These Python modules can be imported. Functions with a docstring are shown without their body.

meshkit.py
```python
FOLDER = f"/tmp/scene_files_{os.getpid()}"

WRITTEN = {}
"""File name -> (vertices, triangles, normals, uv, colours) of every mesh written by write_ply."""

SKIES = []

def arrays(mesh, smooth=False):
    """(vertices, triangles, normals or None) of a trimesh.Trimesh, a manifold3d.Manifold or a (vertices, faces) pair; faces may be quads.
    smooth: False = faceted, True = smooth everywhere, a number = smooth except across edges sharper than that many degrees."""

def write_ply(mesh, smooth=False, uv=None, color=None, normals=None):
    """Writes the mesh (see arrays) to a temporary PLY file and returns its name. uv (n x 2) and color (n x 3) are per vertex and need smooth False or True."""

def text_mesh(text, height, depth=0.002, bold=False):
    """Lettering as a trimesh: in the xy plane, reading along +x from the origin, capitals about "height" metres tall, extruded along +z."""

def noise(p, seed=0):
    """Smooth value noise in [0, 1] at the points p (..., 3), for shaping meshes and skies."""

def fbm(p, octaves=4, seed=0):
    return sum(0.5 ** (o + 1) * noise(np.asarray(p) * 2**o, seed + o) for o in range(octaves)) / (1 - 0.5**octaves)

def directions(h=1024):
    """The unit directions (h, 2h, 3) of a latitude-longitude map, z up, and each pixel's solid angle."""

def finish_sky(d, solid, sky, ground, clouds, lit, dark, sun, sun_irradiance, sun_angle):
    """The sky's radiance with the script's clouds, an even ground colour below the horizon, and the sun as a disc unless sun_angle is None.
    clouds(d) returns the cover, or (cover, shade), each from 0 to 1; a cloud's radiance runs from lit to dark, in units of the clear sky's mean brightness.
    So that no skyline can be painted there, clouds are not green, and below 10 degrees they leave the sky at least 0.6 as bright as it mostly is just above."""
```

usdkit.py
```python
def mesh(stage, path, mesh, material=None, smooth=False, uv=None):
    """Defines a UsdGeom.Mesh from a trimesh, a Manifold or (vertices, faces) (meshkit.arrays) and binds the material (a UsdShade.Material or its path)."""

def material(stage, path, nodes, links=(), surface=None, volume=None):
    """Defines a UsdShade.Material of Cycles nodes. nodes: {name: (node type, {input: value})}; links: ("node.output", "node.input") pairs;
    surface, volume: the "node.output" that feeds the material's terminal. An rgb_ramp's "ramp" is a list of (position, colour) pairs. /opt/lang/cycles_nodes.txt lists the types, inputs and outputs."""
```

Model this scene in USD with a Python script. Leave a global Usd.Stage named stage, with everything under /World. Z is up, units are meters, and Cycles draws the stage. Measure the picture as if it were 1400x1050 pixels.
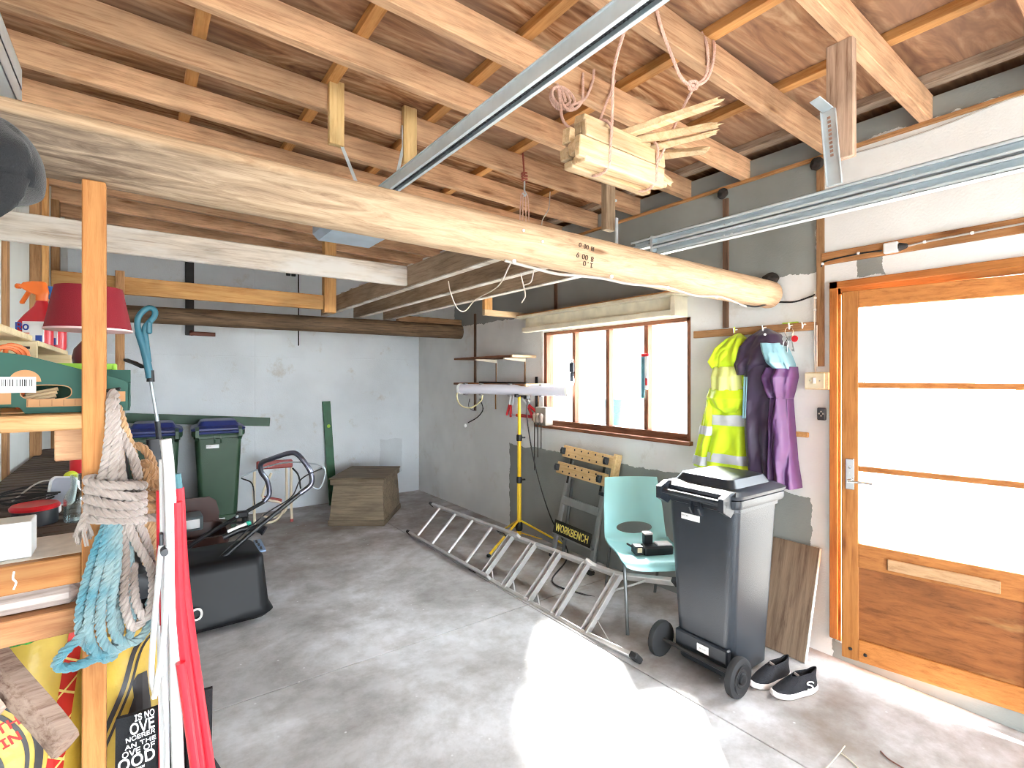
import math, random
import numpy as np
import trimesh, manifold3d, shapely.geometry as sg, shapely.ops, shapely.affinity
import usdkit, meshkit
from pxr import Usd, UsdGeom, UsdLux, UsdShade, Gf, Sdf

stage = Usd.Stage.CreateInMemory()
UsdGeom.SetStageUpAxis(stage, 'Z')
UsdGeom.SetStageMetersPerUnit(stage, 1.0)
UsdGeom.Xform.Define(stage, '/World')
UsdGeom.Scope.Define(stage, '/World/Looks')
random.seed(7)
rng = np.random.default_rng(7)

# ------------------------------------------------------------------ camera, sky, sun, exposure
YAW = math.radians(36.4)             # level camera, looking 36 degrees to the right of +y
FPX, HORIZON = 694.0, 515.0          # focal length and horizon row of the 1400 x 1050 picture
cam = UsdGeom.Camera.Define(stage, '/World/camera')
cam.CreateHorizontalApertureAttr(36.0)
cam.CreateVerticalApertureAttr(27.0)
cam.CreateFocalLengthAttr(36.0 * FPX / 1400.0)
cam.CreateVerticalApertureOffsetAttr((HORIZON - 525.0) * 36.0 / 1400.0)
cam.CreateClippingRangeAttr(Gf.Vec2f(0.05, 500))
cam.AddTranslateOp().Set((0, 0, 1.6))
cam.AddRotateXYZOp().Set((90, 0, -math.degrees(YAW)))
cam.CreateExposureAttr(0.0)

SKY = 8.4
dome = UsdLux.DomeLight.Define(stage, '/World/sky')
dome.CreateIntensityAttr(SKY)
dome.CreateColorAttr(Gf.Vec3f(0.84, 0.93, 1.0))
sun = UsdLux.DistantLight.Define(stage, '/World/sun')
sun.CreateIntensityAttr(24.0)
sun.CreateAngleAttr(6.0)
sun.CreateNormalizeAttr(True)
sun.CreateColorAttr(Gf.Vec3f(1.0, 0.97, 0.93))
SUN_DIR = np.array([-0.9, -1.0, -1.0])          # the way the sunlight travels
def _look(d):
    z = -np.asarray(d, float); z /= np.linalg.norm(z)
    x = np.cross([0, 0, 1.0], z); x /= np.linalg.norm(x); y = np.cross(z, x)
    m = np.eye(4); m[:3, 0], m[:3, 1], m[:3, 2] = x, y, z
    return m
def G(m): return Gf.Matrix4d(*np.asarray(m, float).T.ravel().tolist())
sun.AddTransformOp().Set(G(_look(SUN_DIR)))

# ------------------------------------------------------------------ shapes: every function returns (vertices, faces)
def V3(*a): return np.array(a if len(a) > 1 else a[0], float)
def unit(v): v = np.asarray(v, float); return v / max(np.linalg.norm(v), 1e-12)
def cat(*ms):
    ms = [m for m in (ms[0] if len(ms) == 1 and isinstance(ms[0], list) else ms)]
    vs, fs, n = [], [], 0
    for v, f in ms:
        vs.append(np.asarray(v, float)); fs.append(np.asarray(f, int) + n); n += len(v)
    return np.vstack(vs), np.vstack(fs)
def tm(m): return np.array(m.vertices), np.array(m.faces)
def move(m, M):
    v = np.asarray(m[0]); M = np.asarray(M, float)
    return v @ M[:3, :3].T + M[:3, 3], (m[1] if np.linalg.det(M[:3, :3]) > 0 else np.asarray(m[1])[:, ::-1])
def T(x=0, y=0, z=0): m = np.eye(4); m[:3, 3] = x, y, z; return m
def Rx(a): a = math.radians(a); c, s = math.cos(a), math.sin(a); return np.array([[1, 0, 0, 0], [0, c, -s, 0], [0, s, c, 0], [0, 0, 0, 1.0]])
def Ry(a): a = math.radians(a); c, s = math.cos(a), math.sin(a); return np.array([[c, 0, s, 0], [0, 1, 0, 0], [-s, 0, c, 0], [0, 0, 0, 1.0]])
def Rz(a): a = math.radians(a); c, s = math.cos(a), math.sin(a); return np.array([[c, -s, 0, 0], [s, c, 0, 0], [0, 0, 1, 0], [0, 0, 0, 1.0]])
def frame(o, x, z):
    """matrix with origin o, local x along x and local z near z"""
    x = unit(x); y = unit(np.cross(z, x)); z = np.cross(x, y)
    m = np.eye(4); m[:3, 0], m[:3, 1], m[:3, 2], m[:3, 3] = x, y, z, o
    return m
def hull(pts):
    h = manifold3d.Manifold.hull_points(np.asarray(pts, np.float64)).to_mesh()
    return np.array(h.vert_properties[:, :3], float), np.array(h.tri_verts, int)
_cf = None
def bx(c, s, b=0.003):
    """chamfered box: centre, size, chamfer"""
    global _cf
    pts = []
    for k in range(3):
        for sx in (-1, 1):
            for sy in (-1, 1):
                for sz in (-1, 1):
                    i = [1, 1, 1]; i[k] = 0
                    pts.append((sx, sy, sz, *i))
    pts = np.array(pts, float)
    if _cf is None:
        q = pts[:, :3] * (1 - 0.2 * pts[:, 3:])
        h = trimesh.convex.convex_hull(q)
        idx = [int(np.argmin(np.linalg.norm(q - w, axis=1))) for w in h.vertices]
        _cf = np.array(idx)[h.faces]
    s = np.asarray(s, float); b = min(b, 0.45 * s.min())
    v = pts[:, :3] * (s / 2 - b * pts[:, 3:]) + np.asarray(c, float)
    return v, _cf.copy()
def bb(x0, x1, y0, y1, z0, z1, b=0.003):
    return bx(((x0 + x1) / 2, (y0 + y1) / 2, (z0 + z1) / 2), (abs(x1 - x0), abs(y1 - y0), abs(z1 - z0)), b)
def bar(p0, p1, w, h, up=(0, 0, 1), b=0.002):
    """rectangular bar from p0 to p1; h along up, w across"""
    p0, p1 = V3(p0), V3(p1); L = np.linalg.norm(p1 - p0)
    if abs(unit(p1 - p0) @ unit(up)) > 0.99: up = (1, 0, 0)
    return move(bx((L / 2, 0, 0), (L, w, h), b), frame(p0, p1 - p0, up))
def smooth_path(pts, n=8, closed=False):
    """Catmull-Rom through pts"""
    p = np.asarray(pts, float)
    q = np.vstack([p[-1], p, p[0], p[1]]) if closed else np.vstack([2 * p[0] - p[1], p, 2 * p[-1] - p[-2]])
    out = []
    for i in range(len(q) - 3):
        a, b, c, d = q[i:i + 4]
        for t in np.linspace(0, 1, n, endpoint=False):
            out.append(0.5 * (2 * b + (c - a) * t + (2 * a - 5 * b + 4 * c - d) * t * t + (3 * b - a - 3 * c + d) * t ** 3))
    if not closed: out.append(p[-1])
    return np.array(out)
def frames(p, closed=False):
    p = np.asarray(p, float)
    t = np.gradient(p, axis=0) if not closed else (np.roll(p, -1, 0) - np.roll(p, 1, 0))
    t /= np.maximum(np.linalg.norm(t, axis=1, keepdims=True), 1e-9)
    n = np.cross(t[0], [0, 0, 1.0] if abs(t[0][2]) < 0.9 else [1.0, 0, 0]); n /= np.linalg.norm(n)
    N = [n]
    for i in range(1, len(p)):
        n = N[-1] - t[i] * (N[-1] @ t[i]); N.append(n / max(np.linalg.norm(n), 1e-9))
    N = np.array(N); return t, N, np.cross(t, N)
def tube(pts, r, n=10, closed=False, squash=1.0):
    p = np.asarray(pts, float); r = np.broadcast_to(np.asarray(r, float), (len(p),))
    t, N, B = frames(p, closed)
    a = np.linspace(0, 2 * np.pi, n, endpoint=False)
    v = (p[:, None] + r[:, None, None] * (np.cos(a)[None, :, None] * N[:, None] + squash * np.sin(a)[None, :, None] * B[:, None])).reshape(-1, 3)
    f, m = [], len(p)
    for i in range(m if closed else m - 1):
        j = (i + 1) % m
        for k in range(n):
            l = (k + 1) % n
            f += [(i * n + k, i * n + l, j * n + l), (i * n + k, j * n + l, j * n + k)]
    if not closed:
        v = np.vstack([v, p[0], p[-1]]); c0, c1 = len(v) - 2, len(v) - 1
        for k in range(n):
            l = (k + 1) % n
            f += [(c0, l, k), (c1, (m - 1) * n + k, (m - 1) * n + l)]
    return v, np.array(f)
def rod(p0, p1, r, n=12, r1=None):
    return tube([p0, p1], [r, r if r1 is None else r1], n)
def rope(path, r, pitch=0.05, n=6, closed=False, fuzz=0.0):
    """laid rope of three strands round the path"""
    p = np.asarray(path, float)
    L = np.r_[0, np.cumsum(np.linalg.norm(np.diff(p, axis=0), axis=1))]
    m = max(int(L[-1] / (pitch / 9)), 8)
    s = np.linspace(0, L[-1], m)
    q = np.stack([np.interp(s, L, p[:, k]) for k in range(3)], 1)
    t, N, B = frames(q)
    out = []
    for k in range(3):
        a = 2 * np.pi * (s / pitch + k / 3)
        c = q + 0.52 * r * (np.cos(a)[:, None] * N + np.sin(a)[:, None] * B)
        rr = 0.55 * r * (1 + (fuzz * rng.uniform(-1, 1, m) if fuzz else 0))
        out.append(tube(c, rr, n))
    return cat(out)
def lathe(prof, n=24, M=None):
    """profile [(r, z)] turned about z"""
    pr = np.asarray(prof, float); a = np.linspace(0, 2 * np.pi, n, endpoint=False)
    v = np.stack([pr[:, None, 0] * np.cos(a), pr[:, None, 0] * np.sin(a), np.broadcast_to(pr[:, None, 1], (len(pr), n))], -1).reshape(-1, 3)
    f = []
    for i in range(len(pr) - 1):
        for k in range(n):
            l = (k + 1) % n
            f += [(i * n + k, i * n + l, (i + 1) * n + l), (i * n + k, (i + 1) * n + l, (i + 1) * n + k)]
    v = np.vstack([v, [0, 0, pr[0, 1]], [0, 0, pr[-1, 1]]])
    for k in range(n):
        l = (k + 1) % n
        f += [(len(v) - 2, l, k), (len(v) - 1, (len(pr) - 1) * n + k, (len(pr) - 1) * n + l)]
    m = (v, np.array(f))
    return move(m, M) if M is not None else m
def prism(poly, t, M=None):
    """polygon (points or shapely) extruded along +z by t, then placed by M"""
    if not hasattr(poly, 'geom_type'): poly = sg.Polygon(poly)
    gs = [g for g in getattr(poly, 'geoms', [poly]) if g.area > 1e-9]
    m = cat([tm(trimesh.creation.extrude_polygon(g, t, engine='earcut')) for g in gs])
    return move(m, M) if M is not None else m
def prismM(poly, t, o, x, z):
    return prism(poly, t, frame(o, x, z))
def rrect(x0, y0, x1, y1, r, n=6):
    return sg.box(x0 + r, y0 + r, x1 - r, y1 - r).buffer(r, quad_segs=n)
def loft(rings, caps=True):
    """rings: list of (n, 3) loops with matching vertices"""
    n = len(rings[0]); v = np.vstack(rings); f = []
    for i in range(len(rings) - 1):
        for k in range(n):
            l = (k + 1) % n
            f += [(i * n + k, i * n + l, (i + 1) * n + l), (i * n + k, (i + 1) * n + l, (i + 1) * n + k)]
    if caps:
        v = np.vstack([v, rings[0].mean(0), rings[-1].mean(0)])
        for k in range(n):
            l = (k + 1) % n
            f += [(len(v) - 2, l, k), (len(v) - 1, (len(rings) - 1) * n + k, (len(rings) - 1) * n + l)]
    return v, np.array(f)
def rring(w, d, r, z, n=5, cx=0.0, cy=0.0):
    """rounded rectangle loop at height z"""
    out = []
    for sx, sy, a0 in ((1, 1, 0), (-1, 1, 90), (-1, -1, 180), (1, -1, 270)):
        for a in np.radians(np.linspace(a0, a0 + 90, n)):
            out.append((cx + sx * (w / 2 - r) + r * math.cos(a), cy + sy * (d / 2 - r) + r * math.sin(a), z))
    return np.array(out)
def sheet(P, t):
    """closed shell of thickness t from a grid of points (a, b, 3)"""
    P = np.asarray(P, float); a, b = P.shape[:2]
    du, dv = np.gradient(P, axis=0), np.gradient(P, axis=1)
    N = np.cross(du, dv); N /= np.maximum(np.linalg.norm(N, axis=2, keepdims=True), 1e-9)
    v = np.vstack([(P + N * t / 2).reshape(-1, 3), (P - N * t / 2).reshape(-1, 3)]); o = a * b; f = []
    for i in range(a - 1):
        for j in range(b - 1):
            p, q, r, s = i * b + j, i * b + j + 1, (i + 1) * b + j + 1, (i + 1) * b + j
            f += [(p, r, q), (p, s, r), (o + p, o + q, o + r), (o + p, o + r, o + s)]
    rim = [i * b for i in range(a)] + [(a - 1) * b + j for j in range(1, b)] + [i * b + b - 1 for i in range(a - 2, -1, -1)] + [j for j in range(b - 2, 0, -1)]
    for k in range(len(rim)):
        p, q = rim[k], rim[(k + 1) % len(rim)]
        f += [(p, o + p, o + q), (p, o + q, q)]
    f = np.array(f)[:, ::-1]
    return v, f
def ball(c, r, sub=2, s=(1, 1, 1)):
    m = trimesh.creation.icosphere(sub, 1.0)
    return np.array(m.vertices) * r * np.asarray(s) + np.asarray(c, float), np.array(m.faces)
def rough(m, amp, scale, seed=0, sub=0, keep=None):
    """push vertices about with noise"""
    v, f = m
    for _ in range(sub): v, f = trimesh.remesh.subdivide(v, f)
    d = np.stack([meshkit.fbm(v * scale + 11.3 * k, 3, seed + 17 * k) for k in range(3)], 1) - 0.5
    return v + 2 * amp * d, f
def text(s, h, M, bold=True, depth=0.0015, width=None):
    """lettering, centred at M's origin, reading along M's x, facing M's z"""
    v, f = tm(meshkit.text_mesh(s, h, depth, bold))
    c = (v.min(0) + v.max(0)) / 2; c[2] = 0
    v = v - c
    if width: v[:, 0] *= width / np.ptp(v[:, 0])
    return move((v, f), M)

# ------------------------------------------------------------------ prims
_used = {}
def path_for(parent, name):
    k = parent + '/' + name
    _used[k] = _used.get(k, 0) + 1
    return k if _used[k] == 1 else f'{k}_{_used[k] - 1:03d}'
class Node:
    def __init__(self, path, M): self.path, self.M, self.Mi = path, M, np.linalg.inv(M)
    def prim(self): return stage.GetPrimAtPath(self.path)
    def add(self, name, mesh, mat, world=True, smooth=30, label=None, kind=None):
        """a part; world: mesh given in world metres, else in the thing's own frame"""
        m = move(mesh, self.Mi) if world else mesh
        p = path_for(self.path, name)
        usdkit.mesh(stage, p, m, mat, smooth)
        n = Node(p, self.M); pr = n.prim()
        if label: pr.SetCustomDataByKey('label', label)
        if kind: pr.SetCustomDataByKey('kind', kind)
        return n
def thing(name, label, cat_, loc=(0, 0, 0), group=None, kind=None, M=None):
    p = path_for('/World', name)
    M = np.asarray(M, float) if M is not None else T(*loc)
    UsdGeom.Xform.Define(stage, p).AddTransformOp().Set(G(M))
    pr = stage.GetPrimAtPath(p)
    for k, v in (('label', label), ('category', cat_), ('group', group), ('kind', kind)):
        if v: pr.SetCustomDataByKey(k, v)
    return Node(p, M)
def solo(name, label, cat_, mesh, mat, group=None, kind=None, smooth=30):
    """a thing that is one mesh, given in world metres"""
    p = path_for('/World', name)
    v = np.asarray(mesh[0]); c = (v.min(0) + v.max(0)) / 2; c[2] = v[:, 2].min()
    m = usdkit.mesh(stage, p, (v - c, mesh[1]), mat, smooth)
    UsdGeom.Xformable(m).AddTranslateOp().Set(tuple(c.tolist()))
    pr = stage.GetPrimAtPath(p)
    for k, vv in (('label', label), ('category', cat_), ('group', group), ('kind', kind)):
        if vv: pr.SetCustomDataByKey(k, vv)
    return Node(p, T(*c))

# ------------------------------------------------------------------ materials
def srgb(r, g, b):
    return tuple((c / 255 / 12.92) if c / 255 <= 0.04045 else ((c / 255 + 0.055) / 1.055) ** 2.4 for c in (r, g, b))
_mats = {}
def plain(name, col, rough=0.5, metal=0.0, spec=0.5, vary=0.12, vscale=9.0, bump=0.0, bscale=60.0, coat=0.0, sheen=0.0):
    """one colour with a little uneven wear"""
    if name in _mats: return _mats[name]
    c = np.array(col)
    nodes = {'t': ('texture_coordinate', {}), 'n': ('noise_texture', {'scale': vscale, 'detail': 5.0}),
             'r': ('rgb_ramp', {'ramp': [(0.3, tuple(c * (1 - vary))), (0.7, tuple(np.minimum(c * (1 + vary), 0.95)))]}),
             'p': ('principled_bsdf', {'roughness': rough, 'metallic': metal, 'specular_ior_level': spec, 'coat_weight': coat, 'sheen_weight': sheen})}
    links = [('t.object', 'n.vector'), ('n.fac', 'r.fac'), ('r.color', 'p.base_color')]
    if bump:
        nodes['n2'] = ('noise_texture', {'scale': bscale, 'detail': 4.0}); nodes['b'] = ('bump', {'strength': bump, 'distance': 0.01})
        links += [('t.object', 'n2.vector'), ('n2.fac', 'b.height'), ('b.normal', 'p.normal')]
    _mats[name] = usdkit.material(stage, '/World/Looks/' + name, nodes, links, 'p.BSDF'); return _mats[name]
def wood(name, dark, light, axis='x', scale=1.0, rough=0.7, grain=1.0, stain=None, stain_at=(0.55, 0.75), vary=0.25, spec=0.3):
    """sawn timber: stretched grain along an axis of the piece, knots, a shift from piece to piece, optional stains"""
    if name in _mats: return _mats[name]
    k = {'x': (0.9, 14, 14), 'y': (14, 0.9, 14), 'z': (14, 14, 0.9)}[axis]
    k1 = tuple(scale * a for a in k); k2 = tuple(scale * a * b for a, b in zip(k, [0.9 if a < 2 else 0.12 for a in k]))
    k3 = tuple(scale * (1.6 if a < 2 else 7.0) for a in k)
    d, l = np.array(dark), np.array(light)
    nodes = {'t': ('texture_coordinate', {}), 'o': ('object_info', {}), 'mul': ('math', {'math_type': 'multiply', 'value2': 37.0}),
             'add': ('vector_math', {'math_type': 'add'}), 'cx': ('combine_xyz', {}),
             'm1': ('mapping', {'scale': k1}), 'm2': ('mapping', {'scale': k2}), 'm3': ('mapping', {'scale': k3}),
             'g': ('noise_texture', {'scale': 3.6, 'detail': 8.0, 'roughness': 0.72, 'distortion': 0.4}),
             'big': ('noise_texture', {'scale': 2.2, 'detail': 3.0, 'distortion': 1.2}),
             'kn': ('voronoi_texture', {'scale': 1.0, 'randomness': 1.0}),
             'gr': ('rgb_ramp', {'ramp': [(0.34, tuple(d)), (0.5, tuple(d * 0.35 + l * 0.65)), (0.66, tuple(l))]}),
             'br': ('rgb_ramp', {'ramp': [(0.3, (1 - 0.35 * grain,) * 3), (0.6, (1, 1, 1))]}),
             'kr': ('rgb_ramp', {'ramp': [(0.04, (0.34, 0.22, 0.15)), (0.085, (0.72, 0.62, 0.52)), (0.15, (1, 1, 1))]}),
             'x1': ('mix', {'mix_type': 'multiply', 'fac': 1.0}), 'x2': ('mix', {'mix_type': 'multiply', 'fac': 0.8}),
             'h': ('hsv', {'saturation': 1.0}), 'hv': ('map_range', {'from_min': 0.0, 'from_max': 1.0, 'to_min': 1 - vary, 'to_max': 1 + 0.6 * vary}),
             'b': ('bump', {'strength': 0.25, 'distance': 0.004}),
             'p': ('principled_bsdf', {'roughness': rough, 'specular_ior_level': spec})}
    links = [('o.random', 'mul.value1'), ('mul.value', 'cx.x'), ('mul.value', 'cx.y'), ('t.object', 'add.vector1'), ('cx.vector', 'add.vector2'),
             ('add.vector', 'm1.vector'), ('add.vector', 'm2.vector'), ('add.vector', 'm3.vector'), ('m1.vector', 'g.vector'), ('m2.vector', 'big.vector'), ('m3.vector', 'kn.vector'),
             ('g.fac', 'gr.fac'), ('big.fac', 'br.fac'), ('kn.distance', 'kr.fac'), ('gr.color', 'x1.color1'), ('br.color', 'x1.color2'),
             ('x1.color', 'x2.color1'), ('kr.color', 'x2.color2'), ('o.random', 'hv.value'), ('hv.result', 'h.value'), ('g.fac', 'b.height'), ('b.normal', 'p.normal')]
    last = 'x2.color'
    if stain is not None:
        nodes['sn'] = ('noise_texture', {'scale': 2.6, 'detail': 5.0, 'roughness': 0.6}); nodes['sm'] = ('mapping', {'scale': tuple(0.6 if a < 2 else 3.0 for a in k)})
        nodes['sr'] = ('rgb_ramp', {'ramp': [(stain_at[0], (0, 0, 0)), (stain_at[1], (1, 1, 1))]}); nodes['sx'] = ('mix', {'color2': tuple(stain)})
        links += [('add.vector', 'sm.vector'), ('sm.vector', 'sn.vector'), ('sn.fac', 'sr.fac'), ('sr.color', 'sx.fac'), (last, 'sx.color1')]
        last = 'sx.color'
    links += [(last, 'h.color'), ('h.color', 'p.base_color')]
    _mats[name] = usdkit.material(stage, '/World/Looks/' + name, nodes, links, 'p.BSDF'); return _mats[name]
# ------------------------------------------------------------------ shared looks
PINE_D, PINE_L = srgb(196, 142, 90), srgb(238, 200, 150)
joist_wood = wood('joist_wood', srgb(180, 132, 98), srgb(230, 186, 146), 'x', stain=srgb(150, 116, 94), stain_at=(0.6, 0.8))
batten_wood = wood('batten_wood', srgb(188, 124, 66), srgb(222, 166, 104), 'y')
grey_wood_y = wood('grey_wood_y', srgb(140, 118, 100), srgb(200, 178, 156), 'y')
post_wood = wood('post_wood', srgb(172, 106, 54), srgb(206, 146, 86), 'z')
rail_wood = wood('rail_wood', srgb(206, 142, 80), srgb(236, 186, 122), 'x')
rail_wood_z = wood('rail_wood_z', srgb(206, 142, 80), srgb(236, 186, 122), 'z')
block_wood = wood('block_wood', srgb(214, 170, 108), srgb(240, 206, 148), 'z')
white_wood = wood('white_wood', srgb(170, 152, 136), srgb(222, 210, 196), 'x', stain=srgb(218, 212, 206), stain_at=(0.45, 0.6))
board_wood = wood('board_wood', srgb(138, 114, 92), srgb(190, 166, 140), 'y')
weathered_z = wood('weathered_z', srgb(132, 100, 80), srgb(196, 168, 146), 'z')
dark_log = wood('dark_log', srgb(66, 52, 42), srgb(140, 112, 86), 'x')
strip_wood = wood('strip_wood', srgb(140, 98, 62), srgb(196, 150, 106), 'z')
strip_wood_y = wood('strip_wood_y', srgb(150, 102, 60), srgb(206, 152, 100), 'y')
dark_strip = wood('dark_strip', srgb(84, 62, 50), srgb(132, 100, 80), 'z')
door_v = wood('door_wood_upright', srgb(156, 94, 40), srgb(196, 130, 68), 'z', grain=0.5, rough=0.45)
door_h = wood('door_wood_across', srgb(150, 88, 38), srgb(194, 126, 66), 'y', grain=0.5, rough=0.45)
door_panel = wood('door_panel_veneer', srgb(126, 72, 34), srgb(172, 106, 56), 'y', scale=0.7, grain=1.0, stain=srgb(196, 150, 96), stain_at=(0.62, 0.82), rough=0.5)
win_wood_z = wood('window_wood_upright', srgb(104, 62, 44), srgb(150, 98, 74), 'z')
win_wood_y = wood('window_wood_across', srgb(104, 62, 44), srgb(158, 104, 76), 'y')
pale_cut = wood('pale_cut_wood', srgb(206, 168, 122), srgb(238, 210, 170), 'x')
pale_cut_y = wood('pale_cut_wood_long', srgb(224, 186, 134), srgb(250, 226, 186), 'y')
cream_ply = wood('cream_ply', srgb(220, 196, 150), srgb(242, 224, 184), 'x', grain=0.4)
cream_paint = plain('cream_paint', srgb(236, 228, 206), 0.5)
white_paint = plain('white_paint', srgb(240, 238, 232), 0.5)
white_plastic = plain('white_plastic', srgb(240, 242, 242), 0.35, vary=0.03)
cream_plastic = plain('cream_plastic', srgb(232, 220, 188), 0.35, vary=0.04)
black_plastic = plain('black_plastic', srgb(24, 25, 28), 0.42, vary=0.1)
dark_plastic = plain('dark_plastic', srgb(44, 46, 52), 0.45, vary=0.1)
rubber = plain('rubber', srgb(34, 34, 36), 0.75, vary=0.2)
steel = plain('galvanised_steel', srgb(196, 206, 212), 0.36, metal=0.4, vary=0.12, vscale=14)
rail_steel = plain('bright_rail_steel', srgb(206, 216, 222), 0.32, metal=0.15, vary=0.08, vscale=14)
alu = plain('aluminium', srgb(206, 204, 202), 0.36, metal=0.5, vary=0.1, vscale=12)
chrome = plain('chrome', srgb(214, 214, 216), 0.16, metal=1.0, vary=0.03)
iron = plain('dark_iron', srgb(48, 46, 46), 0.6, metal=0.3, vary=0.25)
grey_paint_metal = plain('grey_painted_steel', srgb(146, 148, 146), 0.5, metal=0.2, vary=0.1)
black_cable = plain('black_cable', srgb(30, 30, 32), 0.5)
grey_cable = plain('grey_cable', srgb(176, 168, 160), 0.5)
white_cable = plain('white_cable', srgb(226, 216, 204), 0.5)
red_plastic = plain('red_plastic', srgb(208, 34, 44), 0.35, vary=0.06)
yellow_metal = plain('yellow_painted_metal', srgb(240, 196, 36), 0.4, vary=0.08)
label_white = plain('label_white', srgb(246, 246, 246), 0.5, vary=0.02)
ink = plain('ink', srgb(40, 38, 40), 0.6, vary=0.05)
foam_black = plain('black_foam', srgb(46, 40, 36), 0.9, vary=0.3, bump=0.5)
pane = usdkit.material(stage, '/World/Looks/window_glass',
    {'t': ('transparent_bsdf', {'color': (0.96, 0.975, 0.97)}), 'g': ('glossy_bsdf', {'roughness': 0.02, 'color': (1, 1, 1)}), 'm': ('mix_closure', {'fac': 0.05})},
    [('t.BSDF', 'm.closure1'), ('g.BSDF', 'm.closure2')], 'm.closure')
clear_glass = usdkit.material(stage, '/World/Looks/clear_glass',
    {'t': ('transparent_bsdf', {'color': (0.86, 0.9, 0.9)}), 'g': ('glossy_bsdf', {'roughness': 0.05}), 'l': ('layer_weight', {'blend': 0.35}), 'm': ('mix_closure', {})},
    [('l.facing', 'm.fac'), ('t.BSDF', 'm.closure1'), ('g.BSDF', 'm.closure2')], 'm.closure')

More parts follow.
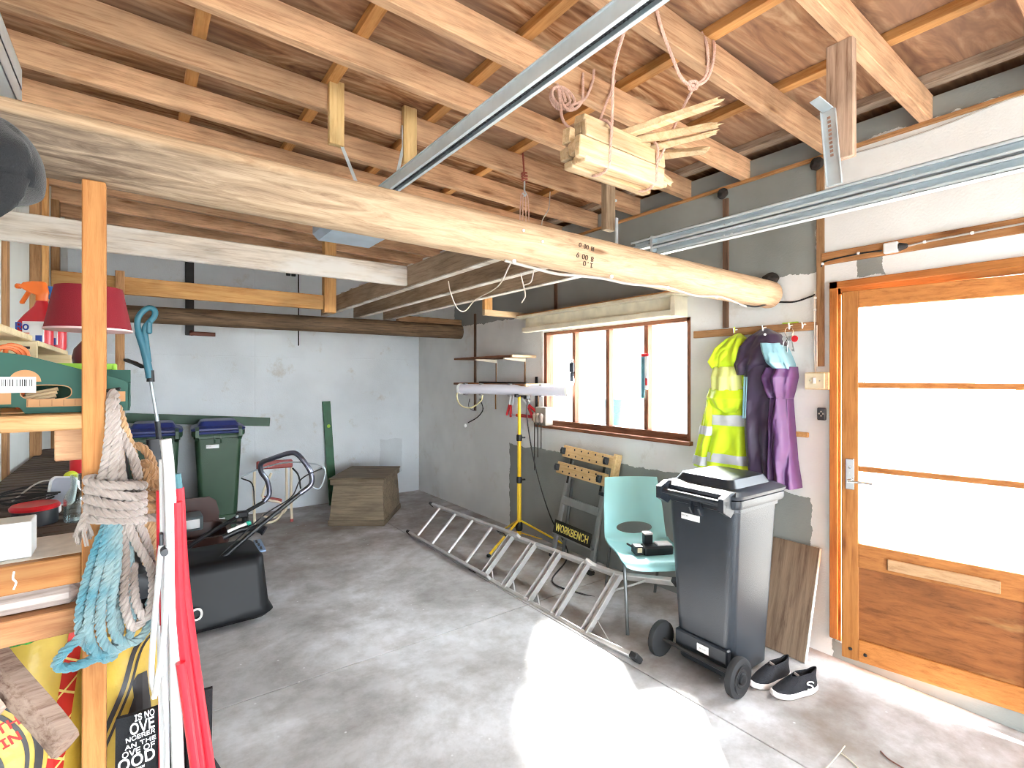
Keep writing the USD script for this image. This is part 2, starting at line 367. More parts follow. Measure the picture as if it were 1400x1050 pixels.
# the long front log: pale where it has been shaved, grey and weathered on the camera side near the left
log_wood = usdkit.material(stage, '/World/Looks/front_log_wood', {
    't': ('geometry', {}), 'm1': ('mapping', {'scale': (0.8, 9, 9)}), 'm2': ('mapping', {'scale': (0.45, 3, 5)}), 'm3': ('mapping', {'scale': (1.5, 7, 7)}),
    'g': ('noise_texture', {'scale': 5.0, 'detail': 7.0, 'roughness': 0.7, 'distortion': 1.0}), 'w': ('noise_texture', {'scale': 2.4, 'detail': 4.0}), 'kn': ('voronoi_texture', {'scale': 1.0}),
    'gr': ('rgb_ramp', {'ramp': [(0.28, srgb(156, 124, 96)), (0.5, srgb(196, 166, 134)), (0.72, srgb(216, 188, 156))]}),
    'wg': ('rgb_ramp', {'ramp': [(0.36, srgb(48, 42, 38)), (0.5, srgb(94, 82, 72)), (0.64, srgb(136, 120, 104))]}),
    'kr': ('rgb_ramp', {'ramp': [(0.05, (0.35, 0.24, 0.17)), (0.11, (1, 1, 1))]}), 'sx': ('separate_xyz', {}),
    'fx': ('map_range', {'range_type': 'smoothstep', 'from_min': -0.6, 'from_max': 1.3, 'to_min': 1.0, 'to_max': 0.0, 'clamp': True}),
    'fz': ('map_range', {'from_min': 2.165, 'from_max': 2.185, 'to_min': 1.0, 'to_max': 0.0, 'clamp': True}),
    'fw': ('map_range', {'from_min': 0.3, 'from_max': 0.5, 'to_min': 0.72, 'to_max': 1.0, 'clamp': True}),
    'k1': ('math', {'math_type': 'multiply'}), 'k2': ('math', {'math_type': 'multiply'}), 'mx': ('mix', {}), 'kx': ('mix', {'mix_type': 'multiply', 'fac': 0.85}),
    'b': ('bump', {'strength': 0.4, 'distance': 0.006}), 'p': ('principled_bsdf', {'roughness': 0.75, 'specular_ior_level': 0.25})},
    [('t.position', 'm1.vector'), ('t.position', 'm2.vector'), ('t.position', 'm3.vector'), ('m1.vector', 'g.vector'), ('m2.vector', 'w.vector'), ('m3.vector', 'kn.vector'), ('g.fac', 'gr.fac'), ('g.fac', 'wg.fac'), ('kn.distance', 'kr.fac'),
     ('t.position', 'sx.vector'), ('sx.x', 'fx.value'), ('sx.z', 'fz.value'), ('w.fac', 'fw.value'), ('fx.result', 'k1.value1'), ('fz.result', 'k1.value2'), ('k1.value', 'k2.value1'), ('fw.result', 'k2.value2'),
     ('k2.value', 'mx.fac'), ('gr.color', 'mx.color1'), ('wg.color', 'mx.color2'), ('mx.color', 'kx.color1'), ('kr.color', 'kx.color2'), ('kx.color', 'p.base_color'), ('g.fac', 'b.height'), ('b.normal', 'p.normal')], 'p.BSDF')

def painted_wall(name, regions, white=srgb(232, 235, 238), bare=srgb(136, 138, 136), dirt=srgb(176, 160, 136)):
    """white-washed cement; regions: boxes [(axis limits ...)] (y0, y1, z0, z1, soft) left bare, with ragged paint edges; 'h' names the horizontal world axis"""
    h, boxes = regions
    nodes = {'g': ('geometry', {}), 'sp': ('separate_xyz', {}), 'n': ('noise_texture', {'scale': 7.0, 'detail': 6.0, 'roughness': 0.6}), 'n1': ('noise_texture', {'scale': 1.4, 'detail': 5.0}),
             'n2': ('noise_texture', {'scale': 3.2, 'detail': 7.0, 'roughness': 0.7}), 'n3': ('noise_texture', {'scale': 90.0, 'detail': 3.0}),
             'off': ('map_range', {'from_min': 0.0, 'from_max': 1.0, 'to_min': -0.05, 'to_max': 0.05}),
             'hh': ('math', {'math_type': 'add'}), 'zz': ('math', {'math_type': 'add'}),
             'wr': ('rgb_ramp', {'ramp': [(0.35, tuple(0.86 * np.array(white))), (0.62, white)]}), 'brr': ('rgb_ramp', {'ramp': [(0.3, tuple(0.82 * np.array(bare))), (0.7, tuple(1.14 * np.array(bare)))]}),
             'dr': ('rgb_ramp', {'ramp': [(0.58, (0, 0, 0)), (0.74, (1, 1, 1))]}), 'dm': ('math', {'math_type': 'multiply', 'value2': 0.6}), 'dx': ('mix', {'color2': dirt}),
             'mx': ('mix', {}), 'b': ('bump', {'strength': 0.25, 'distance': 0.006}), 'p': ('principled_bsdf', {'roughness': 0.85, 'specular_ior_level': 0.2})}
    links = [('g.position', 'sp.vector'), ('g.position', 'n.vector'), ('g.position', 'n1.vector'), ('g.position', 'n2.vector'), ('g.position', 'n3.vector'), ('n.fac', 'off.value'),
             ('sp.' + h, 'hh.value1'), ('off.result', 'hh.value2'), ('sp.z', 'zz.value1'), ('off.result', 'zz.value2'),
             ('n1.fac', 'wr.fac'), ('n1.fac', 'brr.fac'), ('n2.fac', 'dr.fac'), ('dr.color', 'dm.value1'), ('dm.value', 'dx.fac'), ('wr.color', 'dx.color1'),
             ('dx.color', 'mx.color1'), ('brr.color', 'mx.color2'), ('mx.color', 'p.base_color'), ('n3.fac', 'b.height'), ('b.normal', 'p.normal')]
    last = None
    for i, (a0, a1, z0, z1) in enumerate(boxes):
        for k, (src, typ, val) in enumerate((('hh', 'greater_than', a0), ('hh', 'less_than', a1), ('zz', 'greater_than', z0), ('zz', 'less_than', z1))):
            nodes[f'c{i}{k}'] = ('math', {'math_type': typ, 'value2': val}); links.append((f'{src}.value', f'c{i}{k}.value1'))
        for k in range(3):
            nodes[f'a{i}{k}'] = ('math', {'math_type': 'multiply'})
            links += [((f'c{i}0.value' if k == 0 else f'a{i}{k - 1}.value'), f'a{i}{k}.value1'), (f'c{i}{k + 1}.value', f'a{i}{k}.value2')]
        if last is None: last = f'a{i}2.value'
        else:
            nodes[f'o{i}'] = ('math', {'math_type': 'maximum'}); links += [(last, f'o{i}.value1'), (f'a{i}2.value', f'o{i}.value2')]; last = f'o{i}.value'
    if last: links.append((last, 'mx.fac'))
    else: nodes['mx'] = ('mix', {'fac': 0.0})
    return usdkit.material(stage, '/World/Looks/' + name, nodes, links, surface='p.BSDF')
# ------------------------------------------------------------------ the room
XR, YB, XL, YF = 3.2, 6.56, -0.55, -3.2          # faces of the right, back, left and front walls
def zb(x): return 2.88 + 0.03 * (XR - x)          # underside of the joists: the flat roof falls to the right
def struct(name, label): return thing(name, label, 'room', kind='structure')
def yz(poly, x0, x1): return prism(poly, x1 - x0, np.array([[0, 0, 1, x0], [1, 0, 0, 0], [0, 1, 0, 0], [0, 0, 0, 1.0]]))     # (y, z) outline
def xz(poly, y0, y1): return prism(poly, y1 - y0, np.array([[1, 0, 0, 0], [0, 0, -1, y1], [0, 1, 0, 0], [0, 0, 0, 1.0]]))    # (x, z) outline

concrete = usdkit.material(stage, '/World/Looks/concrete_floor', {
    'g': ('geometry', {}), 'm': ('mapping', {'scale': (1.0, 1.0, 1.0)}), 'n1': ('noise_texture', {'scale': 1.1, 'detail': 7.0, 'roughness': 0.62, 'distortion': 0.5}),
    'n2': ('noise_texture', {'scale': 5.0, 'detail': 8.0, 'roughness': 0.7}), 'n3': ('noise_texture', {'scale': 2.3, 'detail': 6.0, 'roughness': 0.65}), 'n4': ('noise_texture', {'scale': 60.0, 'detail': 4.0}),
    'vo': ('voronoi_texture', {'scale': 9.0}), 'vr': ('rgb_ramp', {'ramp': [(0.03, (1, 1, 1)), (0.07, (0, 0, 0))]}),
    'r1': ('rgb_ramp', {'ramp': [(0.36, srgb(162, 159, 158)), (0.5, srgb(190, 188, 189)), (0.64, srgb(220, 220, 224))]}),
    'r2': ('rgb_ramp', {'ramp': [(0.36, (0.76, 0.74, 0.71)), (0.58, (1.08, 1.08, 1.08))]}), 'x1': ('mix', {'mix_type': 'multiply', 'fac': 0.9}),
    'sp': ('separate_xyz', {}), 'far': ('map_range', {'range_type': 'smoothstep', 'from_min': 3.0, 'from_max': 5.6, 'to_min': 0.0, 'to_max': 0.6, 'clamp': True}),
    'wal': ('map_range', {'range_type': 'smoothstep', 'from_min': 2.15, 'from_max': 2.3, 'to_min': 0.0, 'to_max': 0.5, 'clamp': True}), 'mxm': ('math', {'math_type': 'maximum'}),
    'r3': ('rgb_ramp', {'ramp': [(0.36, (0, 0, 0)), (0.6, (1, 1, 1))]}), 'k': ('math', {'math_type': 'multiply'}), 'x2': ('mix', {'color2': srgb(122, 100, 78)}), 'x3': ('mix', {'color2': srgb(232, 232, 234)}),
    'vm': ('math', {'math_type': 'multiply', 'value2': 0.7}), 'b': ('bump', {'strength': 0.2, 'distance': 0.004}), 'p': ('principled_bsdf', {'roughness': 0.62, 'specular_ior_level': 0.35})},
    [('g.position', 'n1.vector'), ('g.position', 'n2.vector'), ('g.position', 'n3.vector'), ('g.position', 'n4.vector'), ('g.position', 'vo.vector'), ('g.position', 'sp.vector'), ('n1.fac', 'r1.fac'), ('n2.fac', 'r2.fac'), ('r1.color', 'x1.color1'), ('r2.color', 'x1.color2'),
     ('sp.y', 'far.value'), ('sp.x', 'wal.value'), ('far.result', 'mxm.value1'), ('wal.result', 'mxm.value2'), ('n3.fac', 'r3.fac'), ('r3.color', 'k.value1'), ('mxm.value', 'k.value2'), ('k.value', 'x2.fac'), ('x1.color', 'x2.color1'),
     ('vo.distance', 'vr.fac'), ('vr.color', 'vm.value1'), ('vm.value', 'x3.fac'), ('x2.color', 'x3.color1'), ('x3.color', 'p.base_color'), ('n4.fac', 'b.height'), ('b.normal', 'p.normal')], surface='p.BSDF')
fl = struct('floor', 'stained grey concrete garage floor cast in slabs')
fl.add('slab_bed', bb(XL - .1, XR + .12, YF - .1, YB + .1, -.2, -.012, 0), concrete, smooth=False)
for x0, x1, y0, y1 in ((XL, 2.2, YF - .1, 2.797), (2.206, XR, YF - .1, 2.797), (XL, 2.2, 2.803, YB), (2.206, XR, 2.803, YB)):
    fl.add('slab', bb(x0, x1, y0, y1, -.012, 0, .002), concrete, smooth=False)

wr = struct('wall_right', 'white-washed cement garage wall with bare grey patches, window and side door')
wallR = painted_wall('right_wall_paint', ('y', [(-9, 1.25, -1, 0.105), (-9, 9, 2.89, 9), (1.335, 5.55, 2.215, 2.95), (1.37, 4.38, -1, 0.885), (1.0, 1.13, 2.15, 2.26)]), white=srgb(244, 244, 243), bare=srgb(146, 148, 144), dirt=srgb(212, 204, 194))
WY0, WY1, WZ0, WZ1 = 2.175, 3.81, 1.13, 2.03     # window opening
DY0, DY1, DZ0, DZ1 = 0.32, 1.235, 0.095, 2.117   # door opening
outline = sg.box(YF - .1, 0, YB + .1, 3.0).difference(sg.box(WY0, WZ0, WY1, WZ1)).difference(sg.box(DY0, DZ0, DY1, DZ1))
wr.add('wall_face', yz(outline, XR, XR + .12), wallR, smooth=False)
wr.add('wall_plate', bb(3.172, XR, YF, YB, 2.862, 2.88, .002), strip_wood_y)
for y, z0, z1, m in ((1.31, 1.66, 2.862, strip_wood), (1.9, 1.93, 2.80, dark_strip), (5.06, 1.2, 2.34, dark_strip), (3.63, 2.2, 2.6, dark_strip)):
    wr.add('joint_strip', bb(3.185, XR, y - .02, y + .02, z0, z1, .002), m)
wr.add('cable_board', bb(3.178, XR, YF, 1.30, 2.243, 2.312, .003), wood('cable_board_wood', srgb(170, 110, 62), srgb(220, 158, 102), 'y'))

wallB = painted_wall('back_wall_paint', ('x', [(2.62, 2.95, 0.3, 0.75)]), white=srgb(226, 231, 236), bare=srgb(206, 211, 216))
wbk = struct('wall_back', 'pale white-washed back wall of large cement panels')
wbk.add('wall_core', bb(XL - .1, XR + .12, YB + .006, YB + .12, 0, 3.15, 0), wallB, smooth=False)
for x0, x1 in ((XL, 1.1), (1.104, XR)):
    for z0, z1 in ((0, 1.83), (1.834, 3.12)):
        wbk.add('wall_panel', bb(x0, x1, YB, YB + .01, z0, z1, .001), wallB, smooth=False)
wallL = painted_wall('left_wall_paint', ('y', []), white=srgb(228, 232, 230), dirt=srgb(70, 66, 60))
wl = struct('wall_left', 'white-washed left wall panels between timber studs')
wl.add('wall_face', bb(XL - .12, XL, YF - .1, YB + .1, 0, 3.15, 0), wallL, smooth=False)
for y, d in ((3.6, .02), (4.42, .05), (5.4, .05)):
    wl.add('stud', bb(XL, XL + d, y - .04, y + .04, 0, 3.0, .003), strip_wood)
wf = struct('wall_front', 'white front wall with the wide open vehicle doorway')
wf.add('wall_face', xz(sg.box(XL - .1, 0, XR + .12, 3.15).difference(sg.box(-.4, -.01, 2.45, 2.2)), YF - .12, YF), wallL, smooth=False)

ce = struct('ceiling', 'timber joists, battens and stained plywood under the flat roof')
ply = usdkit.material(stage, '/World/Looks/stained_plywood', {
    'g': ('geometry', {}), 'm': ('mapping', {'scale': (0.7, 3.4, 1.0), 'rotation': (0, 0, 0.2)}), 'w': ('noise_texture', {'scale': 2.4, 'detail': 4.0, 'roughness': 0.6, 'distortion': 2.2}),
    'w2': ('wave_texture', {'bands_direction': 'y', 'scale': 2.2, 'distortion': 6.0, 'detail': 3.0, 'detail_scale': 1.2}), 'n': ('noise_texture', {'scale': 1.1, 'detail': 3.0, 'distortion': 0.8}),
    'r': ('rgb_ramp', {'ramp': [(0.34, srgb(120, 76, 50)), (0.5, srgb(176, 128, 90)), (0.68, srgb(214, 178, 140))]}), 'r2': ('rgb_ramp', {'ramp': [(0.2, (0.72, 0.66, 0.6)), (0.7, (1, 1, 1))]}),
    'nr': ('rgb_ramp', {'ramp': [(0.42, (0, 0, 0)), (0.62, (1, 1, 1))]}), 'x': ('mix', {'mix_type': 'multiply', 'fac': 0.8}), 'x2': ('mix', {'color2': srgb(150, 122, 104)}), 'k': ('math', {'math_type': 'multiply', 'value2': 0.6}),
    'p': ('principled_bsdf', {'roughness': 0.75, 'specular_ior_level': 0.2})},
    [('g.position', 'm.vector'), ('m.vector', 'w.vector'), ('m.vector', 'w2.vector'), ('g.position', 'n.vector'), ('w.fac', 'r.fac'), ('w2.fac', 'r2.fac'), ('r.color', 'x.color1'), ('r2.color', 'x.color2'),
     ('n.fac', 'nr.fac'), ('nr.color', 'k.value1'), ('k.value', 'x2.fac'), ('x.color', 'x2.color1'), ('x2.color', 'p.base_color')], surface='p.BSDF')
def roofbox(x0, x1, y0, y1, dz0, dz1):
    """a box whose underside and top follow the roof's fall"""
    v, f = bb(x0, x1, y0, y1, dz0, dz1, .002)
    v = v.copy(); v[:, 2] += zb(v[:, 0]); return v, f
JOISTS = [0.38 - .0, 0.845, 1.296, 1.785, 2.22, 2.68, 3.14, 3.60, 4.06, 4.52, 4.98, 5.44, 5.90, 6.36]      # far face of each joist
for y in [-2.84, -2.38, -1.92, -1.46, -1.0, -.54, -.08] + JOISTS:
    v, f = bb(XL, XR + .03, y - .05, y, 0, .132, .003)
    v = v.copy(); v[:, 2] += zb(v[:, 0]); ce.add('joist', (v, f), joist_wood)
for x in (.22, .79, 1.36, 1.98, 2.6):
    ce.add('batten', roofbox(x - .026, x + .026, YF, YB, .132, .176), batten_wood)
ce.add('batten', roofbox(3.06, 3.13, YF, YB, .132, .176), grey_wood_y, label='grey weathered batten along the wall')
for x0, x1 in ((-.62, .787), (.79, 2.008), (2.011, 3.34)):
    for y0, y1 in ((-3.33, 1.9), (1.903, 4.3), (4.303, 6.68)):
        ce.add('plywood_sheet', roofbox(x0, x1, y0, y1, .176, .2), ply, smooth=False)
ce.add('fascia_board', bb(XR + .12, XR + .15, YF - .1, YB + .1, 2.8, 3.3), grey_wood_y)
gr = struct('ground', 'paved yard outside the garage')
gr.add('yard', bb(-30, 30, -30, 30, -.5, -.2, 0), plain('yard_paving', srgb(176, 172, 164), 0.9), smooth=False)

# window 1: four panes between upright bars
w1 = struct('window_1', 'brown timber window of four tall panes')
xg = 3.235
for y0, y1 in ((WY0, WY0 + .03), (WY1 - .045, WY1)):
    w1.add('window_jamb', bb(3.195, 3.28, y0, y1, WZ0, WZ1), win_wood_z)
w1.add('window_head', bb(3.195, 3.28, WY0, WY1, WZ1 - .03, WZ1), win_wood_y)
w1.add('bottom_rail', bb(3.2, 3.28, WY0, WY1, WZ0, WZ0 + .055), win_wood_y)
w1.add('sill', bb(3.155, 3.28, WY0 - .02, WY1 + .09, 1.105, 1.135), win_wood_y)
MUL = (3.405, 2.99, 2.583)
for y in MUL: w1.add('glazing_bar', bb(3.21, 3.265, y - .02, y + .02, WZ0 + .055, WZ1 - .03), win_wood_z)
ys = [WY0 + .03, 2.583, 2.99, 3.405, WY1 - .045]
for a, b in zip(ys[:-1], ys[1:]):
    w1.add('pane', bb(3.238, 3.242, a, b, WZ0 + .05, WZ1 - .03, 0), pane, smooth=False)
w1.add('reveal_trim', bb(3.188, 3.2, WY1, WY1 + .035, WZ0 - .02, WZ1 + .02), white_paint, label='white strip beside the window')
pm = thing('blind_pelmet', 'cream painted timber pelmet box above the four-pane window', 'pelmet', (3.2, 3.1, 2.04))
pm.add('top_shelf', bb(3.03, 3.2, 2.14, 4.07, 2.178, 2.2), cream_paint)
pm.add('edge_strip', bb(3.02, 3.2, 2.14, 4.07, 2.2, 2.208), strip_wood_y)
pm.add('front_board', bb(3.10, 3.118, 2.22, 3.98, 2.085, 2.178), cream_paint)
pm.add('lower_rail', bb(3.06, 3.12, 2.24, 3.99, 2.035, 2.085, .008), cream_paint)
pm.add('end_block', bb(3.05, 3.2, 2.2, 2.24, 2.03, 2.178), cream_paint)

# door 1: glazed timber side door, standing a little open into the room
d1 = struct('door_1', 'orange-stained timber side door with three glass panes, ajar')
for y0, y1 in ((DY1 - .035, DY1), (DY0, DY0 + .035)):
    d1.add('door_jamb', bb(3.185, 3.32, y0, y1, 0.11, DZ1), door_v)
d1.add('door_head', bb(3.185, 3.32, DY0, DY1, DZ1 - .055, DZ1), door_h)
d1.add('architrave', bb(3.175, 3.2, DY1 - .02, DY1 + .022, 0.115, DZ1 + .02), door_v)
d1.add('architrave', bb(3.175, 3.2, DY0, DY1 + .022, DZ1 - .02, DZ1 + .02), door_h)
HINGE = V3(3.205, .375, 0); A = math.radians(10.5)
ML = frame(HINGE, (-math.sin(A), math.cos(A), 0), (0, 0, 1))      # leaf frame: x along the leaf from the hinge, y into the room, z up
LW, LZ0, LZ1 = .785, .1, 2.055
def leaf(x0, x1, z0, z1, y0=-.022, y1=.022, b=.003): return move(bb(x0, x1, y0, y1, z0, z1, b), ML)
def dl(name, mesh, m, **k): return d1.add(name, mesh, m, **k)
dl('stile', leaf(LW - .075, LW, LZ0, LZ1), door_v); dl('stile', leaf(0, .085, LZ0, LZ1), door_v)
dl('top_rail', leaf(.085, LW - .075, 1.965, LZ1), door_h)
dl('middle_rail', leaf(.085, LW - .075, .595, .72), door_h)
dl('bottom_rail', leaf(.085, LW - .075, LZ0, .215), door_h)
for z in (1.555, 1.115): dl('glazing_bar', leaf(.085, LW - .075, z - .014, z + .014, -.016, .018), door_h)
for z0, z1 in ((1.569, 1.965), (1.129, 1.541), (.72, 1.101)): dl('pane', leaf(.08, LW - .07, z0 - .003, z1 + .003, -.003, .003, 0), pane, smooth=False)
dl('lower_panel', leaf(.08, LW - .07, .21, .6, -.008, .008), door_panel)
dl('letter_board', leaf(.17, .585, .615, .672, .022, .036), wood('letter_board_wood', srgb(160, 120, 84), srgb(196, 156, 116), 'y', grain=.5), label='pale board over the letter slot')
for x, z in ((LW - .04, .155), (LW - .105, .145), (.05, .16)):
    dl('bolt_head', move(lathe([(0, .0), (.009, 0), (.008, .004), (.003, .006)], 12), ML @ T(x, .022, z) @ Rx(-90)), iron)
h = dl('door_handle', leaf(LW - .058, LW - .018, 1.0, 1.165, .022, .03, .004), chrome, label='chrome lever handle on a long plate')
hp = ML @ T(LW - .038, .03, 1.05)
h.add('lever', cat(move(lathe([(0, 0), (.011, 0), (.011, .012), (.008, .014), (.008, .045), (0, .045)], 14), hp @ Rx(-90)), move(tube(smooth_path([(0, .042, 0), (-.02, .046, .001), (-.06, .044, .002), (-.105, .04, .0)], 5), .007, 10), hp)), chrome)
h.add('lock_cylinder', move(lathe([(0, 0), (.008, 0), (.008, .004), (0, .005)], 12), ML @ T(LW - .038, .03, 1.12) @ Rx(-90)), chrome)
# ------------------------------------------------------------------ logs, loft timbers, overhead gear
def log(x0, x1, y, z0, z1, r0, r1, seed, wob=.05, n=28):
    xs = np.linspace(x0, x1, 40); t = (xs - x0) / (x1 - x0)
    rings = []
    for x, k in zip(xs, t):
        a = np.linspace(0, 2 * np.pi, n, endpoint=False)
        p = np.stack([np.full(n, x), np.cos(a), np.sin(a)], 1)
        rr = (r0 + (r1 - r0) * k) * (1 + wob * (meshkit.fbm(p * (1.5, 1.6, 1.6), 3, seed) - .5) * 2)
        rings.append(np.stack([np.full(n, x), y + rr * np.cos(a), z0 + (z1 - z0) * k + rr * np.sin(a)], 1))
    return loft(rings)
lg = thing('log_beam', 'long thick pale debarked log spanning the garage nearest the camera', 'log', (1.3, 1.6, 2.13))
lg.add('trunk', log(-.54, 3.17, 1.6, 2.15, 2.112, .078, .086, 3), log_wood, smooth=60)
MK = lambda p, s, h: text(s, h, frame(np.array(p) + (0, -.006, 0), (1, 0, -.01), (0, -.95, -.05)) @ Rz(176), bold=False, depth=.004)
for p, s, h in (((1.479, 1.508, 2.091), '8  00  9', .02), ((1.492, 1.513, 2.136), 'N  00  0', .017), ((1.499, 1.512, 2.064), '1 . 0', .02)):
    lg.add('pencil_mark', MK(p, s, h), plain('pencil', srgb(96, 74, 60), .8), label='handwritten figures on the log')
for p in ((1.263, 1.513, 2.124), (1.170, 1.513, 2.151)): lg.add('nail', ball(p, .006, 1), label_white)
solo('foam_plug', 'black foam plug where the front log meets the right wall', 'foam', rough(ball((3.165, 1.585, 2.205), .05, 3, (.7, 1.0, .8)), .012, 30, 4), foam_black)
bl = thing('back_log', 'dark weathered log beam running in front of the back wall', 'log', (1.3, 5.4, 2.16))
bl.add('trunk', log(-.54, 3.19, 5.4, 2.135, 2.15, .072, .088, 9, .12), dark_log, smooth=60)
bl.add('packing_batten', bb(2.35, 3.17, 5.33, 5.40, 2.225, 2.29), wood('packing_wood', srgb(116, 84, 58), srgb(168, 128, 92), 'x'), label='brown batten lying on the log end')

lf = thing('loft_platform', 'three parallel grey loft boards on edge between the two logs, slatted above', 'loft', (1.9, 3.7, 2.24))
for x in (1.567, 1.91, 2.25):
    lf.add('board', bb(x - .022, x + .022, 2.1, 5.47, 2.238, 2.385), board_wood)
    lf.add('edge_lath', bb(x - .026, x + .026, 2.08, 5.44, 2.231, 2.239, .001), white_wood)
    lf.add('joist_hanger', cat(bb(x - .03, x + .03, 1.69, 2.2, 2.225, 2.231, .001), bb(x + .022, x + .026, 2.05, 2.2, 2.23, 2.31, .001)), steel)
for i, y in enumerate(np.linspace(2.35, 5.3, 13)):
    lf.add('slat', bb(1.55, 2.28, y - .035, y + .035, 2.386, 2.398, .001), white_wood)
xb = thing('loft_rail', 'whitewashed rough timber rail running from the left wall to the loft boards', 'beam', (.5, 3.37, 2.25))
xb.add('timber', rough(bb(XL, 1.545, 3.345, 3.392, 2.247, 2.387, .006), .002, 9, 2, sub=2), white_wood)
yr = thing('yellow_rail', 'honey coloured planed rail in front of the dark back log', 'rail', (.5, 4.9, 2.25))
yr.add('timber', bb(-.5, 1.405, 4.885, 4.93, 2.232, 2.365), rail_wood)
solo('loft_hanger_post', 'honey coloured upright at the right end of the honey coloured rail', 'post', bb(1.405, 1.515, 4.86, 4.94, 2.205, 3.02), rail_wood_z)
solo('short_wall_post', 'wide honey coloured upright fixed high on the left wall behind the cap', 'post', bb(-.55, -.485, 4.57, 4.65, 2.2, 3.02), rail_wood_z)
solo('rack_back_post', 'thin brown upright behind the red lampshade, rear post of the bench', 'post', bb(-.137, -.08, 4.83, 4.885, 0, 2.40), strip_wood)

# wooden hanging blocks with straps for the opener motor
for (x0, x1, z0, z1), lab, tgt in (((.775, .85, 2.777, 3.1), 'pale wooden block with a strap, hung left of the opener rail', (.97, 2.6, 2.48)), ((1.177, 1.255, 2.777, 3.095), 'pale wooden block with a strap, hung beside the end of the opener rail', (1.09, 2.6, 2.48))):
    t = thing('hanging_block', lab, 'wood block', ((x0 + x1) / 2, 2.6, z0), group='opener hanging blocks')
    t.add('block', bb(x0, x1, 2.595, 2.63, z0, z1), block_wood)
    s = (x1 - .01 if x0 < 1 else x0 + .002, 2.612, z0 + (.01 if x0 < 1 else .09))
    t.add('strap', cat(bar(s, tgt, .018, .003, (0, 1, 0)), bar((s[0], 2.612, s[2] + .12), s, .018, .003, (0, 1, 0))), steel)
op = thing('door_opener', 'long galvanised opener rail with a black toothed belt and motor', 'door opener', (1.0, 1.2, 2.5))
xo = .992
op.add('rail', cat(bb(xo - .027, xo - .024, YF, 2.62, 2.497, 2.545, .0005), bb(xo + .024, xo + .027, YF, 2.62, 2.497, 2.545, .0005), bb(xo - .027, xo + .027, YF, 2.62, 2.543, 2.546, .0005),
                   bb(xo - .027, xo - .013, YF, 2.62, 2.495, 2.498, .0005), bb(xo + .013, xo + .027, YF, 2.62, 2.495, 2.498, .0005), bb(xo - .034, xo - .027, YF, 2.62, 2.541, 2.546, .0005), bb(xo + .027, xo + .034, YF, 2.62, 2.541, 2.546, .0005)), rail_steel)
op.add('belt', bb(xo - .012, xo + .012, YF, 2.6, 2.508, 2.514, .0005), black_plastic)
op.add('belt_teeth', cat([bb(xo - .008, xo + .008, y, y + .006, 2.504, 2.508, .0005) for y in np.arange(.3, 2.55, .016)]), dark_plastic)
op.add('motor_housing', bb(.78, 1.13, 2.6, 2.95, 2.36, 2.5, .03), plain('motor_grey', srgb(150, 164, 178), .4))
op.add('motor_bracket', bb(.9, 1.1, 2.56, 2.62, 2.47, 2.5), steel)

# horizontal door tracks
def channel(y0, y1, z, x=2.25, h=.048):
    return cat(bb(x + .018, x + .021, y0, y1, z - h / 2, z + h / 2, .0005), bb(x - .02, x + .021, y0, y1, z + h / 2 - .003, z + h / 2, .0005), bb(x - .02, x + .021, y0, y1, z - h / 2, z - h / 2 + .003, .0005),
               bb(x - .02, x - .017, y0, y1, z + h / 2 - .012, z + h / 2, .0005), bb(x - .02, x - .017, y0, y1, z - h / 2, z - h / 2 + .012, .0005))
tr = thing('door_track', 'galvanised double overhead door track above the side door', 'door track', (2.25, .8, 2.25))
tr.add('upper_channel', channel(YF, 1.9, 2.33), rail_steel)
tr.add('lower_channel', channel(YF, 1.76, 2.277), rail_steel)
for y in (.62, .66, 1.32, 1.36):
    for z in (2.33, 2.277): tr.add('bolt', move(lathe([(0, 0), (.006, 0), (.004, .004), (0, .005)], 10), T(2.268, y, z) @ Ry(-90)), label_white)
tr.add('end_plate', bb(2.229, 2.274, 1.75, 1.765, 2.25, 2.36, .001), steel)
tr.add('end_strut', cat(bb(2.32, 2.34, 2.09, 2.1, 2.3, 2.56, .001), bb(2.262, 2.345, 2.088, 2.1, 2.3, 2.33, .001), bb(2.262, 2.27, 1.8, 2.1, 2.31, 2.335, .001)), steel)
th = thing('track_hanger_board', 'weathered grey board hanging from a joist by the perforated track bracket', 'board', (2.22, .86, 2.46))
th.add('board', bb(2.205, 2.24, .79, .885, 2.452, 2.91), weathered_z)
br = thing('track_bracket', 'perforated galvanised angle bracket on the weathered hanging board', 'bracket', (2.2, .86, 2.35))
pb, pt = V3(2.203, .852, 2.352), V3(2.203, .875, 2.655)
br.add('angle', cat(bar(pb, pt, .05, .003, (1, 0, 0)), bar(pb + (0, .025, 0), pt + (0, .025, 0), .003, .03, (1, 0, 0)), bar(pt, V3(2.14, .9, 2.69), .05, .003, (0, 0, 1)), bar(pt + (0, -.025, 0), pb + (0, -.025, 0), .003, .014, (1, 0, 0))), steel)
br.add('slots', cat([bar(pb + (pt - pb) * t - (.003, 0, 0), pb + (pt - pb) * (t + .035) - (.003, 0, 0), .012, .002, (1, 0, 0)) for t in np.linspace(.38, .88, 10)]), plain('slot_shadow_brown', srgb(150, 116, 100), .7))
t2 = thing('track_end_hanger', 'grey timber hanger holding the inner end of the door track', 'post', (2.33, 2.14, 2.49))
t2.add('timber', bb(2.275, 2.355, 2.125, 2.17, 2.492, 3.03), grey_wood_z if 'grey_wood_z' in globals() else wood('grey_wood_z', srgb(150, 122, 96), srgb(206, 180, 150), 'z'))
t2.add('cross_piece', bb(2.2, 2.28, 2.13, 2.17, 2.79, 2.84), wood('cross_piece_wood', srgb(200, 164, 124), srgb(232, 204, 168), 'x'))
t2.add('coach_bolt', rod((2.355, 2.148, 2.69), (2.385, 2.148, 2.69), .008), steel)
